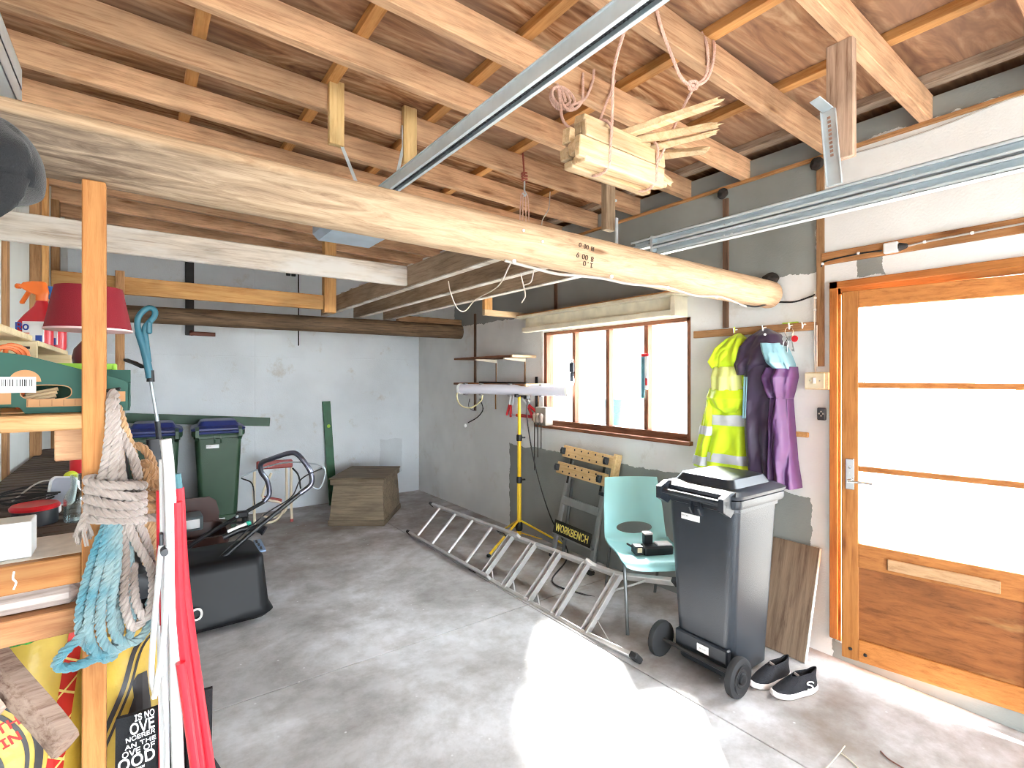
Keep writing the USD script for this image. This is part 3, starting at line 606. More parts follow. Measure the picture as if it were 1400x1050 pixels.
for y, lab in ((1.9, 'black foam ball at the top of the wall between the joint strips'), (1.31, 'black foam ball on the wall beside the track bracket')):
    solo('foam_dab', lab, 'foam', rough(ball((3.172, y + .01, 2.835), .036, 3, (.75, 1, 1)), .006, 40, int(y * 10)), foam_black)

# bundle of kindling slung from two joists
bn = thing('kindling_bundle', 'bundle of pale sawn and split kindling slung from the joists in rope', 'firewood bundle', (1.65, 1.5, 2.47))
def stick(c, L, w, h, yaw=0, roll=0, pitch=0, seed=0, mat=None, frag=0):
    v, f = bx((0, 0, 0), (L, w, h), .004)
    v, f = rough((v, f), .003, 12, seed, sub=2)
    if frag:                                            # a torn end
        e = v[:, 0] > .2 * L; v[e, 0] += frag * (meshkit.noise(v[e] * (0, 90, 90), seed) - .3); v[e, 2] *= .75
    bn.add('stick', move((v, f), T(*c) @ Rz(yaw) @ Ry(pitch) @ Rx(roll)), mat or pale_cut)
for i, (y, z, w, h, L, dx) in enumerate(((1.455, 2.505, .03, .085, .53, 0), (1.48, 2.478, .075, .028, .52, .03), (1.455, 2.585, .028, .07, .5, .02), (1.50, 2.52, .05, .05, .46, -.02), (1.53, 2.58, .05, .06, .45, -.03),
                                         (1.49, 2.6, .04, .05, .44, -.01), (1.56, 2.52, .05, .05, .5, .01), (1.545, 2.47, .05, .03, .5, .02), (1.50, 2.645, .06, .035, .42, 0))):
    stick((1.655 + dx, y, z), L, w, h, 0, rng.uniform(-12, 12), rng.uniform(-1.5, 1.5), i)
for i, (c, L, yaw, pitch) in enumerate((((1.80, 1.37, 2.69), .36, -62, -8), ((1.86, 1.40, 2.66), .34, -58, -2), ((1.91, 1.44, 2.645), .34, -60, -4), ((1.96, 1.45, 2.62), .3, -57, 2), ((2.0, 1.55, 2.58), .3, 12, 0))):
    stick(c, L, .042, .032, yaw, 15 * i, pitch, 30 + i, pale_cut, .12 if i < 3 else .05)
pink = plain('pink_cord', srgb(214, 176, 160), .8, vary=.15, vscale=60)
cord = thing('bundle_cord', 'pink-white cord looped over the joists and round the kindling bundle', 'rope', (1.7, 1.5, 2.6))
cr = lambda pts, r=.0065: rope(smooth_path(pts, 8), r, .035, 5)
def wrap(x): return [(x, 1.435, 2.54), (x, 1.435, 2.63), (x, 1.5, 2.672), (x, 1.59, 2.6), (x, 1.59, 2.5), (x, 1.52, 2.452), (x, 1.45, 2.462), (x, 1.435, 2.54)]
cord.add('strand', cr([(1.46, 1.25, 3.0), (1.47, 1.275, 2.92), (1.52, 1.38, 2.82), (1.565, 1.43, 2.69), (1.565, 1.433, 2.6)]), pink)
cord.add('strand', cr(wrap(1.56)), pink); cord.add('strand', cr(wrap(1.86)), pink)
cord.add('strand', cr([(1.590, 1.235, 3.024), (1.630, 1.235, 2.943), (1.699, 1.235, 2.855), (1.752, 1.232, 2.794), (1.830, 1.235, 2.793), (1.908, 1.235, 2.847), (1.940, 1.235, 2.914), (1.934, 1.238, 3.006), (1.93, 1.26, 3.065)]), pink)
cord.add('strand', cr([(1.835, 1.235, 2.789), (1.916, 1.230, 2.841), (1.964, 1.230, 2.920), (1.989, 1.235, 3.019), (2.0, 1.26, 3.065)]), pink)
cord.add('knot', cat(cr([(1.798, 1.230, 2.794), (1.833, 1.220, 2.802), (1.848, 1.230, 2.785), (1.818, 1.240, 2.779), (1.798, 1.230, 2.794)])), pink)
cord.add('strand', cr([(1.836, 1.232, 2.791), (1.867, 1.320, 2.726), (1.911, 1.420, 2.650), (1.87, 1.433, 2.56)]), pink)
cord.add('strand', cr([(1.531, 1.730, 2.926), (1.486, 1.660, 2.798), (1.431, 1.580, 2.670), (1.45, 1.52, 2.6)]), pink)
cord.add('strand', cr([(1.914, 1.730, 3.075), (1.72, 1.66, 2.75), (1.7, 1.56, 2.67)]), pink)
lp = [np.array((1.526, 1.720, 2.854)) + (.045 * (1 + .25 * i % 2) * math.cos(a) + .008 * i, -.01 * i, .045 * math.sin(a)) for i in range(3) for a in np.linspace(0, 2 * np.pi, 12, endpoint=False)]
cord.add('coil', cr(lp), pink)
cord.add('loop', cr([(1.522, 1.720, 2.909), (1.543, 1.680, 2.793), (1.653, 1.700, 2.869), (1.692, 1.730, 3.033)]), pink)
cord.add('loop', cr([(1.565, 1.680, 2.816), (1.676, 1.700, 2.894), (1.755, 1.730, 3.013), (1.765, 1.730, 3.076)]), pink)

# small pulley line on the joist behind the log
pl = thing('pulley_line', 'dark red cord with a small hook and looped line behind the log', 'rope', (2.08, 2.66, 2.6))
redc = plain('dark_red_cord', srgb(150, 78, 62), .8)
a0 = np.array((2.033, 2.620, 2.856))
pl.add('cord_wrap', cat([rope(smooth_path([a0 + (.02 * math.cos(t), .012 * math.sin(t), .02 + .006 * t / 2) for t in np.linspace(0, 18, 40)], 2), .006, .03, 5), rope([a0 + (0, 0, .05), a0 + (-.01, .01, .25)], .006, .03, 5)]), redc)
pl.add('hook', tube(smooth_path([a0 + (0, 0, .02), a0 + (.0, 0, -.04), a0 + (.012, 0, -.06), a0 + (0, 0, -.075), a0 + (-.012, 0, -.06)], 5), .006), steel)
for dx in (-.03, -.012, .01, .03): pl.add('line', rope(smooth_path([a0 + (.2 * dx, 0, -.05), a0 + (dx, 0, -.09), a0 + (dx * 1.3, .0, -.3)], 5), .004, .03, 4), pink)

# lighting cable along the log
def cable(name, label, paths, r, mat, cat_='cable', clips=(), clipmat=None, group=None):
    v = np.array(paths[0][0], float)
    t = thing(name, label, cat_, tuple(v), group)
    for p in paths: t.add('cable_run', tube(smooth_path(p, 8), r, 8), mat)
    for c in clips: t.add('clip', bx(c, (.014, .014, .014), .003), clipmat or label_white)
    return t
cable('log_cable', 'pale cable clipped along the underside of the front log', [[(1.116, 1.560, 2.039), (1.213, 1.550, 2.028), (1.346, 1.530, 2.012), (1.476, 1.540, 2.021), (1.629, 1.540, 2.026), (1.784, 1.530, 2.019), (2.073, 1.540, 2.034), (2.286, 1.530, 2.014), (2.535, 1.540, 2.031), (2.796, 1.540, 2.001)]], .006, grey_cable,
      clips=((1.149, 1.545, 2.038), (1.680, 1.540, 2.041), (2.072, 1.535, 2.033), (2.492, 1.535, 2.026)))
cable('black_log_cable', 'black cable drooping from the log end to the wall strip', [[(2.754, 1.560, 2.012), (2.955, 1.560, 2.016), (3.17, 1.56, 2.06), (3.175, 1.45, 2.05), (3.18, 1.36, 2.07), (3.18, 1.335, 2.08)]], .005, black_cable)
cable('loose_wire_loop', 'thin pink wire hanging in a loop under the loft boards', [[(1.848, 3.300, 2.308), (1.867, 3.300, 2.224), (1.923, 3.300, 2.114), (1.993, 3.300, 2.098), (2.021, 3.200, 2.171), (1.804, 2.600, 2.161), (1.576, 2.150, 2.195)]], .004, white_cable)
cable('loose_wire_tail', 'short thin wire tail hanging from the right of the loft boards', [[(1.834, 2.400, 2.209), (1.856, 2.400, 2.138), (1.867, 2.400, 2.082), (1.840, 2.400, 2.040)], [(1.854, 2.300, 2.225), (1.872, 2.350, 2.162), (1.856, 2.400, 2.146)]], .004, white_cable)
cable('roof_wire', 'thin pale wire dropping from the joists behind the log', [[(2.493, 2.900, 2.990), (2.479, 2.900, 2.861), (2.463, 2.950, 2.788), (2.449, 2.950, 2.720)]], .004, grey_cable)
bt = thing('window_bracket_batten', 'pale batten with an orange block sticking out from the wall left of the pelmet', 'batten', (2.9, 4.05, 2.2))
bt.add('batten', bb(2.65, 3.2, 4.03, 4.075, 2.185, 2.24), pale_cut)
bt.add('block', bb(2.65, 2.74, 4.03, 4.075, 2.24, 2.36), rail_wood_z)

# wiring on the right wall
cable('wall_cable_board', 'black and grey cable clipped along the wooden board over the side door', [[(3.176, 1.30, 2.235), (3.172, 1.27, 2.262), (3.172, 1.1, 2.272), (3.172, 1.0, 2.268)]], .0045, black_cable, clips=((3.172, 1.29, 2.25), (3.172, 1.11, 2.275)))
cable('grey_wall_cable', 'grey cable running from the junction box along the board', [[(3.172, .9, 2.268), (3.172, .8, 2.275), (3.172, .55, 2.28), (3.172, .2, 2.285)]], .005, grey_cable, clips=((3.172, .82, 2.275), (3.172, .64, 2.279)))
jb = thing('junction_box', 'small white junction box on the wooden board over the side door', 'junction box', (3.165, .95, 2.25))
jb.add('box', bb(3.148, 3.178, .925, .99, 2.245, 2.3, .005), white_plastic); jb.add('cap', lathe([(.022, 0), (.012, .03), (.006, .035)], 14, T(3.166, .922, 2.27) @ Rx(90)), iron, label='dark cone shaped cable entry')
cable('strip_cable', 'thin white cables running down the joint strip to the light switch', [[(3.183, 1.338, 2.1), (3.182, 1.338, 1.9), (3.182, 1.336, 1.7), (3.182, 1.33, 1.6)], [(3.181, 1.326, 1.9), (3.181, 1.325, 1.66)]], .0045, white_cable, clips=((3.18, 1.333, 2.06), (3.182, 1.336, 1.99)))
cable('top_wall_cable', 'thin sagging cable along the top of the right wall', [[(3.19, 1.26, 2.85), (3.19, 1.1, 2.835), (3.19, .9, 2.83), (3.19, .72, 2.84), (3.19, .55, 2.86), (3.19, .35, 2.87)]], .004, grey_cable)
sw = thing('light_switch', 'wooden-cased light switch on the wall between coats and door', 'light switch', (3.19, 1.33, 1.53))
sw.add('pattress', bb(3.165, 3.2, 1.255, 1.385, 1.525, 1.625, .004), cream_ply); sw.add('plate', bb(3.158, 3.166, 1.275, 1.383, 1.53, 1.62, .003), cream_plastic)
sw.add('rocker', bb(3.15, 3.159, 1.318, 1.334, 1.56, 1.595, .002), white_plastic); sw.add('screw', cat(rod((3.155, 1.35, 1.577), (3.159, 1.35, 1.577), .004, 8), rod((3.155, 1.3, 1.577), (3.159, 1.3, 1.577), .004, 8)), chrome)
rm = thing('remote_control', 'small grey remote holder on the wall below the switch', 'remote control', (3.19, 1.31, 1.35))
rm.add('body', bb(3.18, 3.2, 1.28, 1.325, 1.348, 1.42, .005), dark_plastic)
for dy, dz in ((0, .012), (0, -.012), (.011, 0), (-.011, 0)): rm.add('button', bx((3.179, 1.302 + dy, 1.386 + dz), (.004, .008, .008), .001), grey_cable)
solo('wall_peg', 'short orange wooden peg on the wall beside the purple coat', 'peg', bb(3.18, 3.2, 1.375, 1.46, 1.24, 1.27), rail_wood)
# ------------------------------------------------------------------ along the right wall
def mani(m):
    return manifold3d.Manifold(manifold3d.Mesh(vert_properties=np.asarray(m[0], np.float32), tri_verts=np.asarray(m[1], np.uint32)))
def cut(a, *bs):
    r = mani(a)
    for b in bs: r = r - mani(b)
    q = r.to_mesh(); return np.array(q.vert_properties[:, :3], float), np.array(q.tri_verts, int)

# wheelie bins
def wheelie(name, label, M, body, lid, hinge_grey=False, sticker=True, group=None, glyph=None):
    """two-wheeled bin; local: -x is the handle side, base at z = 0, centred on the base"""
    t = thing(name, label, 'wheelie bin', M=M, group=group)
    L = dict(world=False)
    outer = [rring(.37, .33, .05, .03), rring(.375, .335, .05, .12), rring(.43, .42, .05, .90, cx=.0), rring(.45, .44, .05, .905), rring(.45, .44, .05, .965)]
    t.add('body', loft(outer), body, **L)
    t.add('rim', cat(loft([rring(.49, .47, .05, .93), rring(.50, .48, .05, .945), rring(.50, .48, .05, .972), rring(.49, .47, .05, .976)])), body, **L)
    lidp = [rring(.50, .48, .05, .978, cx=.005), rring(.51, .49, .05, .995, cx=.01), rring(.46, .44, .05, 1.01, cx=.01), rring(.38, .37, .04, 1.02), rring(.34, .32, .04, 1.06), rring(.30, .28, .04, 1.066)]
    t.add('lid', cat(loft(lidp), bx((.275, 0, .99), (.07, .3, .022), .008)), lid, **L)
    for s in (-1, 1):
        t.add('hinge_lug', prism([(0, -.03), (-.05, -.07), (-.115, -.035), (-.115, .03), (-.05, .055), (.0, .05)], .03, np.array([[1, 0, 0, -.2], [0, 0, 1, s * .19 - .015], [0, 1, 0, .96], [0, 0, 0, 1.0]])), body, **L)
    t.add('handle_bar', rod((-.29, -.205, .965), (-.29, .205, .965), .014), lid, **L)
    for s in (-.025, .03):
        t.add('hook', prism([(0, .03), (-.045, .03), (-.05, -.015), (-.03, -.05), (0, -.06)], .012, np.array([[1, 0, 0, -.2], [0, 0, 1, s], [0, 1, 0, .91], [0, 0, 0, 1.0]])), body, **L)
    t.add('axle_housing', bx((-.19, 0, .125), (.04, .32, .12), .008), body, **L)
    t.add('axle', rod((-.235, -.235, .1), (-.235, .235, .1), .011), iron, **L)
    for s in (-1, 1):
        w = t.add('wheel', lathe([(.0, -.02), (.08, -.022), (.096, -.016), (.1, 0), (.096, .016), (.08, .022), (0, .02)], 32, T(-.235, s * .235, .1) @ Rx(90)), rubber, **L)
        w.add('hub', lathe([(.072, 0), (.07, .012), (.045, .004), (.03, .004), (.026, .016), (.008, .02), (0, .018)], 24, T(-.235, s * .252, .1) @ Rx(-90 * s)), black_plastic, **L)
    if sticker:
        sl = math.degrees(math.atan2(.03, .78))
        F1 = frame((-.2142, .055, .83), (0, -1, 0), (-1, 0, 0)) @ Rx(-1)
        st = t.add('label_sticker', move(bx((0, 0, 0), (.115, .034, .004), .001), F1), label_white, **L)
        if glyph: st.add('lettering', text(glyph, .008, F1 @ T(-.033, .004, .002), False, .0012), plain('faded_ink', srgb(170, 168, 170), .7), **L)
        F2 = frame((-.2125, -.0, .14), (0, -1, 0), (-1, 0, 0))
        st = t.add('label_sticker', move(bx((.02, 0, 0), (.07, .04, .004), .001), F2), label_white, **L)
        if glyph: st.add('lettering', text(glyph, .007, F2 @ T(.02, 0, .002), False, .0012), plain('faded_ink', srgb(170, 168, 170), .7), **L)
    return t
bin_grey = plain('bin_grey_plastic', srgb(38, 43, 50), .33, vary=.05, bump=.15, bscale=220)
bin_green = plain('bin_green_plastic', srgb(44, 74, 52), .4, vary=.06, bump=.15, bscale=220)
bin_blue = plain('bin_blue_lid', srgb(42, 52, 110), .4, vary=.06)
wheelie('wheelie_bin', 'dark grey two-wheeled bin under the coats, label on its handle side', T(2.65, 1.60, 0) @ Rz(-1), bin_grey, bin_grey, glyph='KELTAO')
wheelie('wheelie_bin', 'green bin with blue lid and a white label, nearest the upright green plank', T(.672, 6.08, 0) @ Rz(86) @ np.diag([1.0, .98, 1.085, 1]), bin_green, bin_blue, glyph='KELTAO', group=None)
wheelie('wheelie_bin', 'green bin with blue lid behind the ropes and the trimmer pole', T(.128, 6.14, 0) @ Rz(88) @ np.diag([1.0, .98, 1.085, 1]), bin_green, bin_blue, sticker=False)

# aluminium ladder lying on its edge
ld = thing('ladder', 'aluminium step ladder folded and lying on its side on the floor', 'ladder', (2.25, 3.3, 0))
def lo(y): return V3(2.2 + .02 * (4.75 - y) / 2.9, y, .03)
def hi(y): s = np.clip((4.75 - y) / 2.9, 0, 1); return V3(2.455 + .09 * s, y, .275 + .055 * s)
nrm = unit(np.cross(hi(3) - lo(3), (0, 1, 0)))
for e in (lo, hi):
    ld.add('rear_rail', bar(e(4.72), e(3.3), .024, .05, nrm, .004), alu)
    ld.add('front_rail', bar(e(3.55) - nrm * .055, e(2.28) - nrm * .055, .026, .062, nrm, .004), alu)
    ld.add('rail_cap', bar(e(4.76), e(4.70), .03, .058, nrm, .008), black_plastic)
    ld.add('hinge_cap', bar(e(3.62) - nrm * .05, e(3.5) - nrm * .05, .034, .07, nrm, .01), black_plastic)
for k in range(4):
    y = 4.56 - .30 * k
    ld.add('rung', rod(lo(y), hi(y), .013), alu)
for k in range(5):
    y = 3.42 - .285 * k
    a, b = lo(y) - nrm * .055, hi(y) - nrm * .055
    ld.add('tread', cat(bar(a, b, .05, .012, nrm, .002), bar(a + nrm * .02 + (0, .025, 0), b + nrm * .02 + (0, .025, 0), .006, .04, nrm, .001), bar(a + nrm * .02 - (0, .025, 0), b + nrm * .02 - (0, .025, 0), .006, .04, nrm, .001)), alu)
    if k in (0, 1, 2):
        m = a * .8 + b * .2
        ld.add('brace', bar(m + (0, -.02, 0), lo(y - .13) - nrm * .055, .004, .014, nrm, .001), alu)
for e, o, sgn in ((lo, hi, -1), (hi, lo, 1)):
    out = unit(hi(2.2) - lo(2.2)) * sgn
    p0 = e(2.29) - nrm * .055; p1 = V3(*e(1.88)) - nrm * .03 + out * (.075 if sgn > 0 else .0); p1[2] = max(p1[2], .03)
    ld.add('flared_leg', bar(p0, p1, .026, .06, nrm, .004), alu)
    ld.add('rubber_foot', bar(p1 - unit(p1 - p0) * .02, p1 + unit(p1 - p0) * .035, .034, .066, nrm, .006), rubber)
    q = (e(2.28) * .72 + o(2.28) * .28) - nrm * .055
    ld.add('brace', bar(q, p0 * .42 + p1 * .58, .004, .018, nrm, .001), alu)
ld.add('hinge_plate', cat(bar(lo(3.0) - nrm * .06, lo(2.78) - nrm * .1, .006, .03, nrm), bar(hi(2.55) + nrm * .01, hi(2.45) - nrm * .07, .02, .05, nrm, .006)), alu)
ld.add('stay_cap', bar(lo(2.85) - nrm * .1 - (.07, 0, -.0), lo(2.72) - nrm * .1 - (.09, 0, 0), .03, .04, nrm, .008), black_plastic)

# work light on a yellow tripod
wk = thing('tripod_work_light', 'long twin-tube white work light on a yellow telescopic tripod', 'work light', (2.9, 3.85, 0))
TP = V3(2.92, 3.845, 0)
wk.add('pole', cat(rod(TP + (0, 0, .1), TP + (0, 0, .62), .021), rod(TP + (0, 0, .6), TP + (0, 0, 1.02), .018), rod(TP + (0, 0, 1.0), TP + (0, 0, 1.42), .0155)), yellow_metal)
for z in (.62, 1.02): wk.add('collar', cat(lathe([(.026, 0), (.028, .02), (.028, .05), (.022, .06)], 16, T(*(TP + (0, 0, z - .03)))), rod(TP + (.02, -.01, z), TP + (.055, -.02, z), .008)), black_plastic)
wk.add('hub', lathe([(.03, .14), (.034, .16), (.034, .2), (.024, .22)], 14, T(*TP)), black_plastic)
for a in (75, 195, 315):
    e = TP + V3(.44 * math.cos(math.radians(a)), .44 * math.sin(math.radians(a)), .02)
    l = wk.add('leg', bar(TP + (0, 0, .24), e, .024, .012, (0, 0, 1)), yellow_metal)
    l.add('stay', bar(TP + (0, 0, .12), TP * .5 + e * .5 + V3(0, 0, .055), .016, .006, (0, 0, 1)), yellow_metal)
    l.add('foot', ball(e, .02, 1, (1, 1, .8)), rubber)
La, Lb = V3(3.125, 3.37, 1.47), V3(2.645, 4.48, 1.475)
ud = unit(Lb - La)
wk.add('light_housing', bar(La, Lb, .06, .02, (0, 0, 1), .004), grey_paint_metal)
diff = plain('milky_diffuser', srgb(226, 226, 238), .3, vary=.02)
fr = frame(La, ud, (0, 0, 1))
sec = [(.052 * math.cos(a), .05 * math.sin(a)) for a in np.linspace(0, 2 * np.pi, 24, endpoint=False)]
wk.add('diffuser_tube', move(loft([np.array([(x, p, q) for p, q in sec]) for x in np.linspace(.02, 1.19, 3)]), fr @ T(0, 0, .002)), diff, smooth=60)
for x in (.0, 1.19): wk.add('end_cap', move(loft([np.array([(x + dx, p * 1.08, q * 1.08) for p, q in sec]) for dx in (0, .025)]), fr @ T(0, 0, .002)), white_plastic)
for x in (.28, .62, .95, 1.14):
    wk.add('clip', move(cat(bx((x, 0, .054), (.03, .05, .012), .003), bx((x, 0, -.052), (.03, .05, .012), .003)), fr), plain('clip_metal', srgb(150, 148, 150), .4, .6))
wk.add('mount', cat(bx(TP + (0, 0, 1.42), (.1, .03, .03), .004), bx(TP + (.045, -.06, 1.41), (.05, .05, .045), .006)), black_plastic)
wk.add('power_cable', tube(smooth_path([TP + (.05, -.06, 1.40), TP + (.035, -.08, 1.2), TP + (.06, -.12, .9), TP + (.09, -.2, .6), TP + (.14, -.3, .3), TP + (.2, -.44, .06), TP + (.05, -.6, .012), (2.6, 3.0, .01), (2.6, 2.75, .01), (2.75, 2.55, .012), (2.9, 2.5, .25)], 8), .006, 8), iron)
wk.add('tail_cable', tube(smooth_path([Lb + (0, -.02, .0), Lb + (-.02, .03, -.06), Lb + (.0, .0, -.16), Lb + (.06, -.1, -.19), Lb + (.12, -.2, -.12), Lb + (.13, -.22, -.05)], 8), .007, 8), plain('yellowed_cable', srgb(226, 210, 160), .5))
pg = thing('hanging_plug', 'dark cable ending in a round white plug, hung below the work light', 'plug', (3.1, 4.9, 1.0))
pg.add('cable', tube(smooth_path([(3.150, 4.893, 1.349), (3.160, 4.847, 1.259), (3.160, 4.862, 1.200), (3.160, 4.971, 1.126), (3.170, 5.181, 1.051)], 8), .006, 8), iron)
pg.add('plug', ball((3.170, 5.249, 1.011), .024, 2, (.7, 1, 1)), white_plastic)
pg.add('hook', tube(smooth_path([(3.180, 5.164, 1.339), (3.180, 5.181, 1.242), (3.180, 5.066, 1.205), (3.190, 5.018, 1.284)], 6), .004, 6), iron)

# shelves
for nm, z, y0, y1, m, lab in (('wall_shelf', 1.80, 3.93, 5.05, 'brown', 'upper brown shelf on pale brackets left of the window'), ('wall_shelf', 1.52, 3.72, 5.06, 'brown', 'lower brown shelf just behind the work light')):
    t = thing(nm, lab, 'shelf', (3.05, (y0 + y1) / 2, z - .1))
    t.add('board', bb(2.9, 3.2, y0 + .03, y1, z - .01, z + .012), wood('shelf_wood', srgb(120, 76, 54), srgb(164, 112, 82), 'y'))
    t.add('end_lipping', bb(2.9, 3.2, y0, y0 + .03, z - .012, z + .014), pale_cut)
    for y in (y0 + .18, y1 - .42):
        t.add('bracket', xz([(3.195, z - .012), (2.93, z - .012), (2.93, z - .025), (3.195, z - .05)], y - .012, y + .012), cream_paint)
        t.add('upright', bb(3.192, 3.2, y - .008, y + .008, z - .28, z - .012, .001), strip_wood)
solo('spirit_level_bar', 'thin dark bar lying on the lower shelf', 'bar', bb(2.95, 2.99, 3.78, 4.6, 1.533, 1.548), iron)
for (yy, zz, ang), lab in (((4.33, 1.30, 12), 'red and white hand clamp hanging left of the yellow pole'), ((4.02, 1.31, -50), 'red handled clamp hanging right of the yellow pole'),):
    M = T(3.17, yy, zz) @ Rx(ang)
    t = thing('hand_clamp', lab, 'clamp', M=M)
    t.add('jaw', cat(bx((0, .02, .06), (.02, .03, .12), .005), bx((0, -.03, .06), (.018, .025, .11), .005)), white_plastic, world=False)
    t.add('handle', move(bx((0, 0, 0), (.022, .028, .13), .008), T(0, .028, -.06) @ Rx(12)), red_plastic, world=False)
    t.add('handle', move(bx((0, 0, 0), (.022, .028, .13), .008), T(0, -.02, -.06) @ Rx(-12)), red_plastic, world=False)
t = thing('bar_clamp', 'horizontal red clamp on the wall behind the yellow pole', 'clamp', (3.17, 4.05, 1.15))
t.add('body', bb(3.155, 3.195, 3.93, 4.22, 1.185, 1.215, .006), red_plastic); t.add('jaw', bb(3.15, 3.195, 3.92, 3.945, 1.165, 1.245, .005), red_plastic); t.add('screw', rod((3.175, 4.2, 1.2), (3.175, 4.32, 1.2), .006), steel)
solo('dark_batten', 'narrow black bar standing on the wall just left of the window', 'bar', bb(3.18, 3.2, 3.9, 3.93, 1.22, 1.60), iron)
t = thing('tool_block', 'grey tool block on the window corner', 'tool holder', (3.15, 3.75, 1.15))
t.add('block', bb(3.09, 3.185, 3.66, 3.815, 1.136, 1.31, .006), plain('tool_block_grey', srgb(150, 142, 132), .7))
for i, (px_, z1) in enumerate(((746, .70), (752, .83), (758, .92))):
    y = 3.80 - .05 * i
    f_ = thing('hanging_file', ('longest dark file with a wooden knob at the window corner', 'middle dark file with a wooden knob at the window corner', 'shortest dark file with a wooden knob, nearest the window panes')[i], 'file', (3.08, y, z1))
    f_.add('handle', lathe([(.004, 0), (.014, .01), (.016, .03), (.02, .055), (.021, .075), (.012, .09), (0, .093)], 14, T(3.07, y, 1.16)), plain('worn_knob', srgb(164, 146, 134), .5))
    f_.add('blade', bar((3.07, y, z1), (3.07, y, 1.165), .012, .006, (1, 0, 0)), iron)
# things against the panes
t = thing('teal_scraper', 'teal-bladed tool with red and white grip hung on a window bar', 'hand tool', (3.19, 2.575, 1.43))
t.add('blade', prism([(-.012, 0), (.012, 0), (.03, .16), (.026, .33), (-.012, .33)], .006, frame((3.196, 2.60, 1.43), (0, -1, 0), (-1, 0, 0))), plain('teal_blade', srgb(92, 150, 166), .4))
t.add('grip', cat(bx((3.19, 2.575, 1.77), (.02, .075, .025), .006), bx((3.19, 2.56, 1.56), (.018, .02, .06), .004)), red_plastic)
t.add('sleeve', bb(3.183, 3.2, 2.548, 2.578, 1.5, 1.76, .005), white_plastic)
t = thing('padlock_tool', 'black and white tool with a round loop on the left window bar', 'hand tool', (3.19, 3.41, 1.5))
t.add('body', bb(3.185, 3.207, 3.385, 3.435, 1.64, 1.73, .006), dark_plastic); t.add('tip', bb(3.188, 3.204, 3.395, 3.425, 1.73, 1.76, .004), white_plastic)
t.add('loop', tube([(3.196, 3.41 + .022 * math.sin(a), 1.565 + .05 * math.cos(a)) for a in np.linspace(0, 2 * np.pi, 24, endpoint=False)], .006, 8, closed=True), white_plastic)
t.add('grip', bb(3.186, 3.206, 3.39, 3.43, 1.555, 1.64, .008), dark_plastic)
t = thing('teal_bucket', 'hazy teal bucket standing outside behind the middle window bar', 'bucket', (3.8, 3.45, 1.08))
t.add('pail', lathe([(.08, 0), (.11, .27), (.116, .275), (.106, .27), (.077, .01)], 24, T(3.8, 3.47, 1.10)), plain('teal_plastic', srgb(14, 60, 76), .4))
t.add('pier', bb(3.66, 3.96, 3.3, 3.6, -.2, 1.10), plain('pier_stone', srgb(190, 188, 180), .9))

# folded workbench leaning on the wall
M = frame((2.95, 3.17, 0), (0, -1, 0), (.21, 0, .97)) @ Ry(2.5)      # local x to the right along the wall, y into the wall, z up its slope
wb = thing('folding_workbench', 'folded portable workbench with drilled wooden jaws leaning on the wall', 'workbench', M=M)
jaw = wood('jaw_ply', srgb(216, 172, 116), srgb(240, 206, 154), 'x', grain=.4)
def wadd(n, m, mat, **k): return wb.add(n, m, mat, world=False, **k)
for z, x0, x1 in ((.93, -.30, .31), (.775, -.34, .27)):
    j = wadd('jaw', bb(x0, x1, -.05, -.022, z - .052, z + .052, .004), jaw)
    for i in range(5):
        for r in (-1, 1):
            j.add('peg_hole', rod((x0 + .12 + .085 * i + .03 * r, -.0515, z + .028 * r), (x0 + .12 + .085 * i + .03 * r, -.049, z + .028 * r), .008, 12), iron, world=False)
    for x in (x0 + .02, x1 - .065): j.add('vice_peg', cat(bx((x, -.065, z), (.045, .03, .06), .006), bx((x, -.083, z), (.03, .012, .03), .003)), dark_plastic, world=False)
wadd('jaw_end', bb(.30, .335, -.05, .02, .70, 1.0, .004), jaw)
for s in (-1, 1):
    wadd('leg', bar((s * .235, .0, .02), (s * .215, .0, .86), .045, .025, (0, 1, 0), .004), grey_paint_metal)
    wadd('inner_leg', bar((s * .19 + .05, .03, .06), (s * .19, .03, .7), .03, .02, (0, 1, 0), .004), plain('dark_steel', srgb(94, 96, 96), .5, .2))
    wadd('foot', bx((s * .237, 0, .02), (.055, .05, .045), .008), rubber)
    wadd('vice_screw', rod((s * .2, -.02, .66), (s * .2, -.02, .98), .01), iron)
wadd('cross_brace', bb(-.22, .22, -.02, .0, .47, .54), grey_paint_metal)
wadd('step', bb(-.24, .24, -.05, .02, .2, .215), grey_paint_metal)
pl_ = wadd('name_plate', bb(-.23, .23, -.056, -.048, .215, .33, .003), plain('plate_black', srgb(34, 30, 26), .5))
pl_.add('lettering', text('WORKBENCH', .06, frame((0, -.0565, .272), (1, 0, 0), (0, -1, 0)), True, .002, width=.40), plain('plate_yellow', srgb(246, 226, 120), .5), world=False)
wadd('clamp_lever', bx((.24, -.03, .66), (.07, .03, .03), .006), dark_plastic)

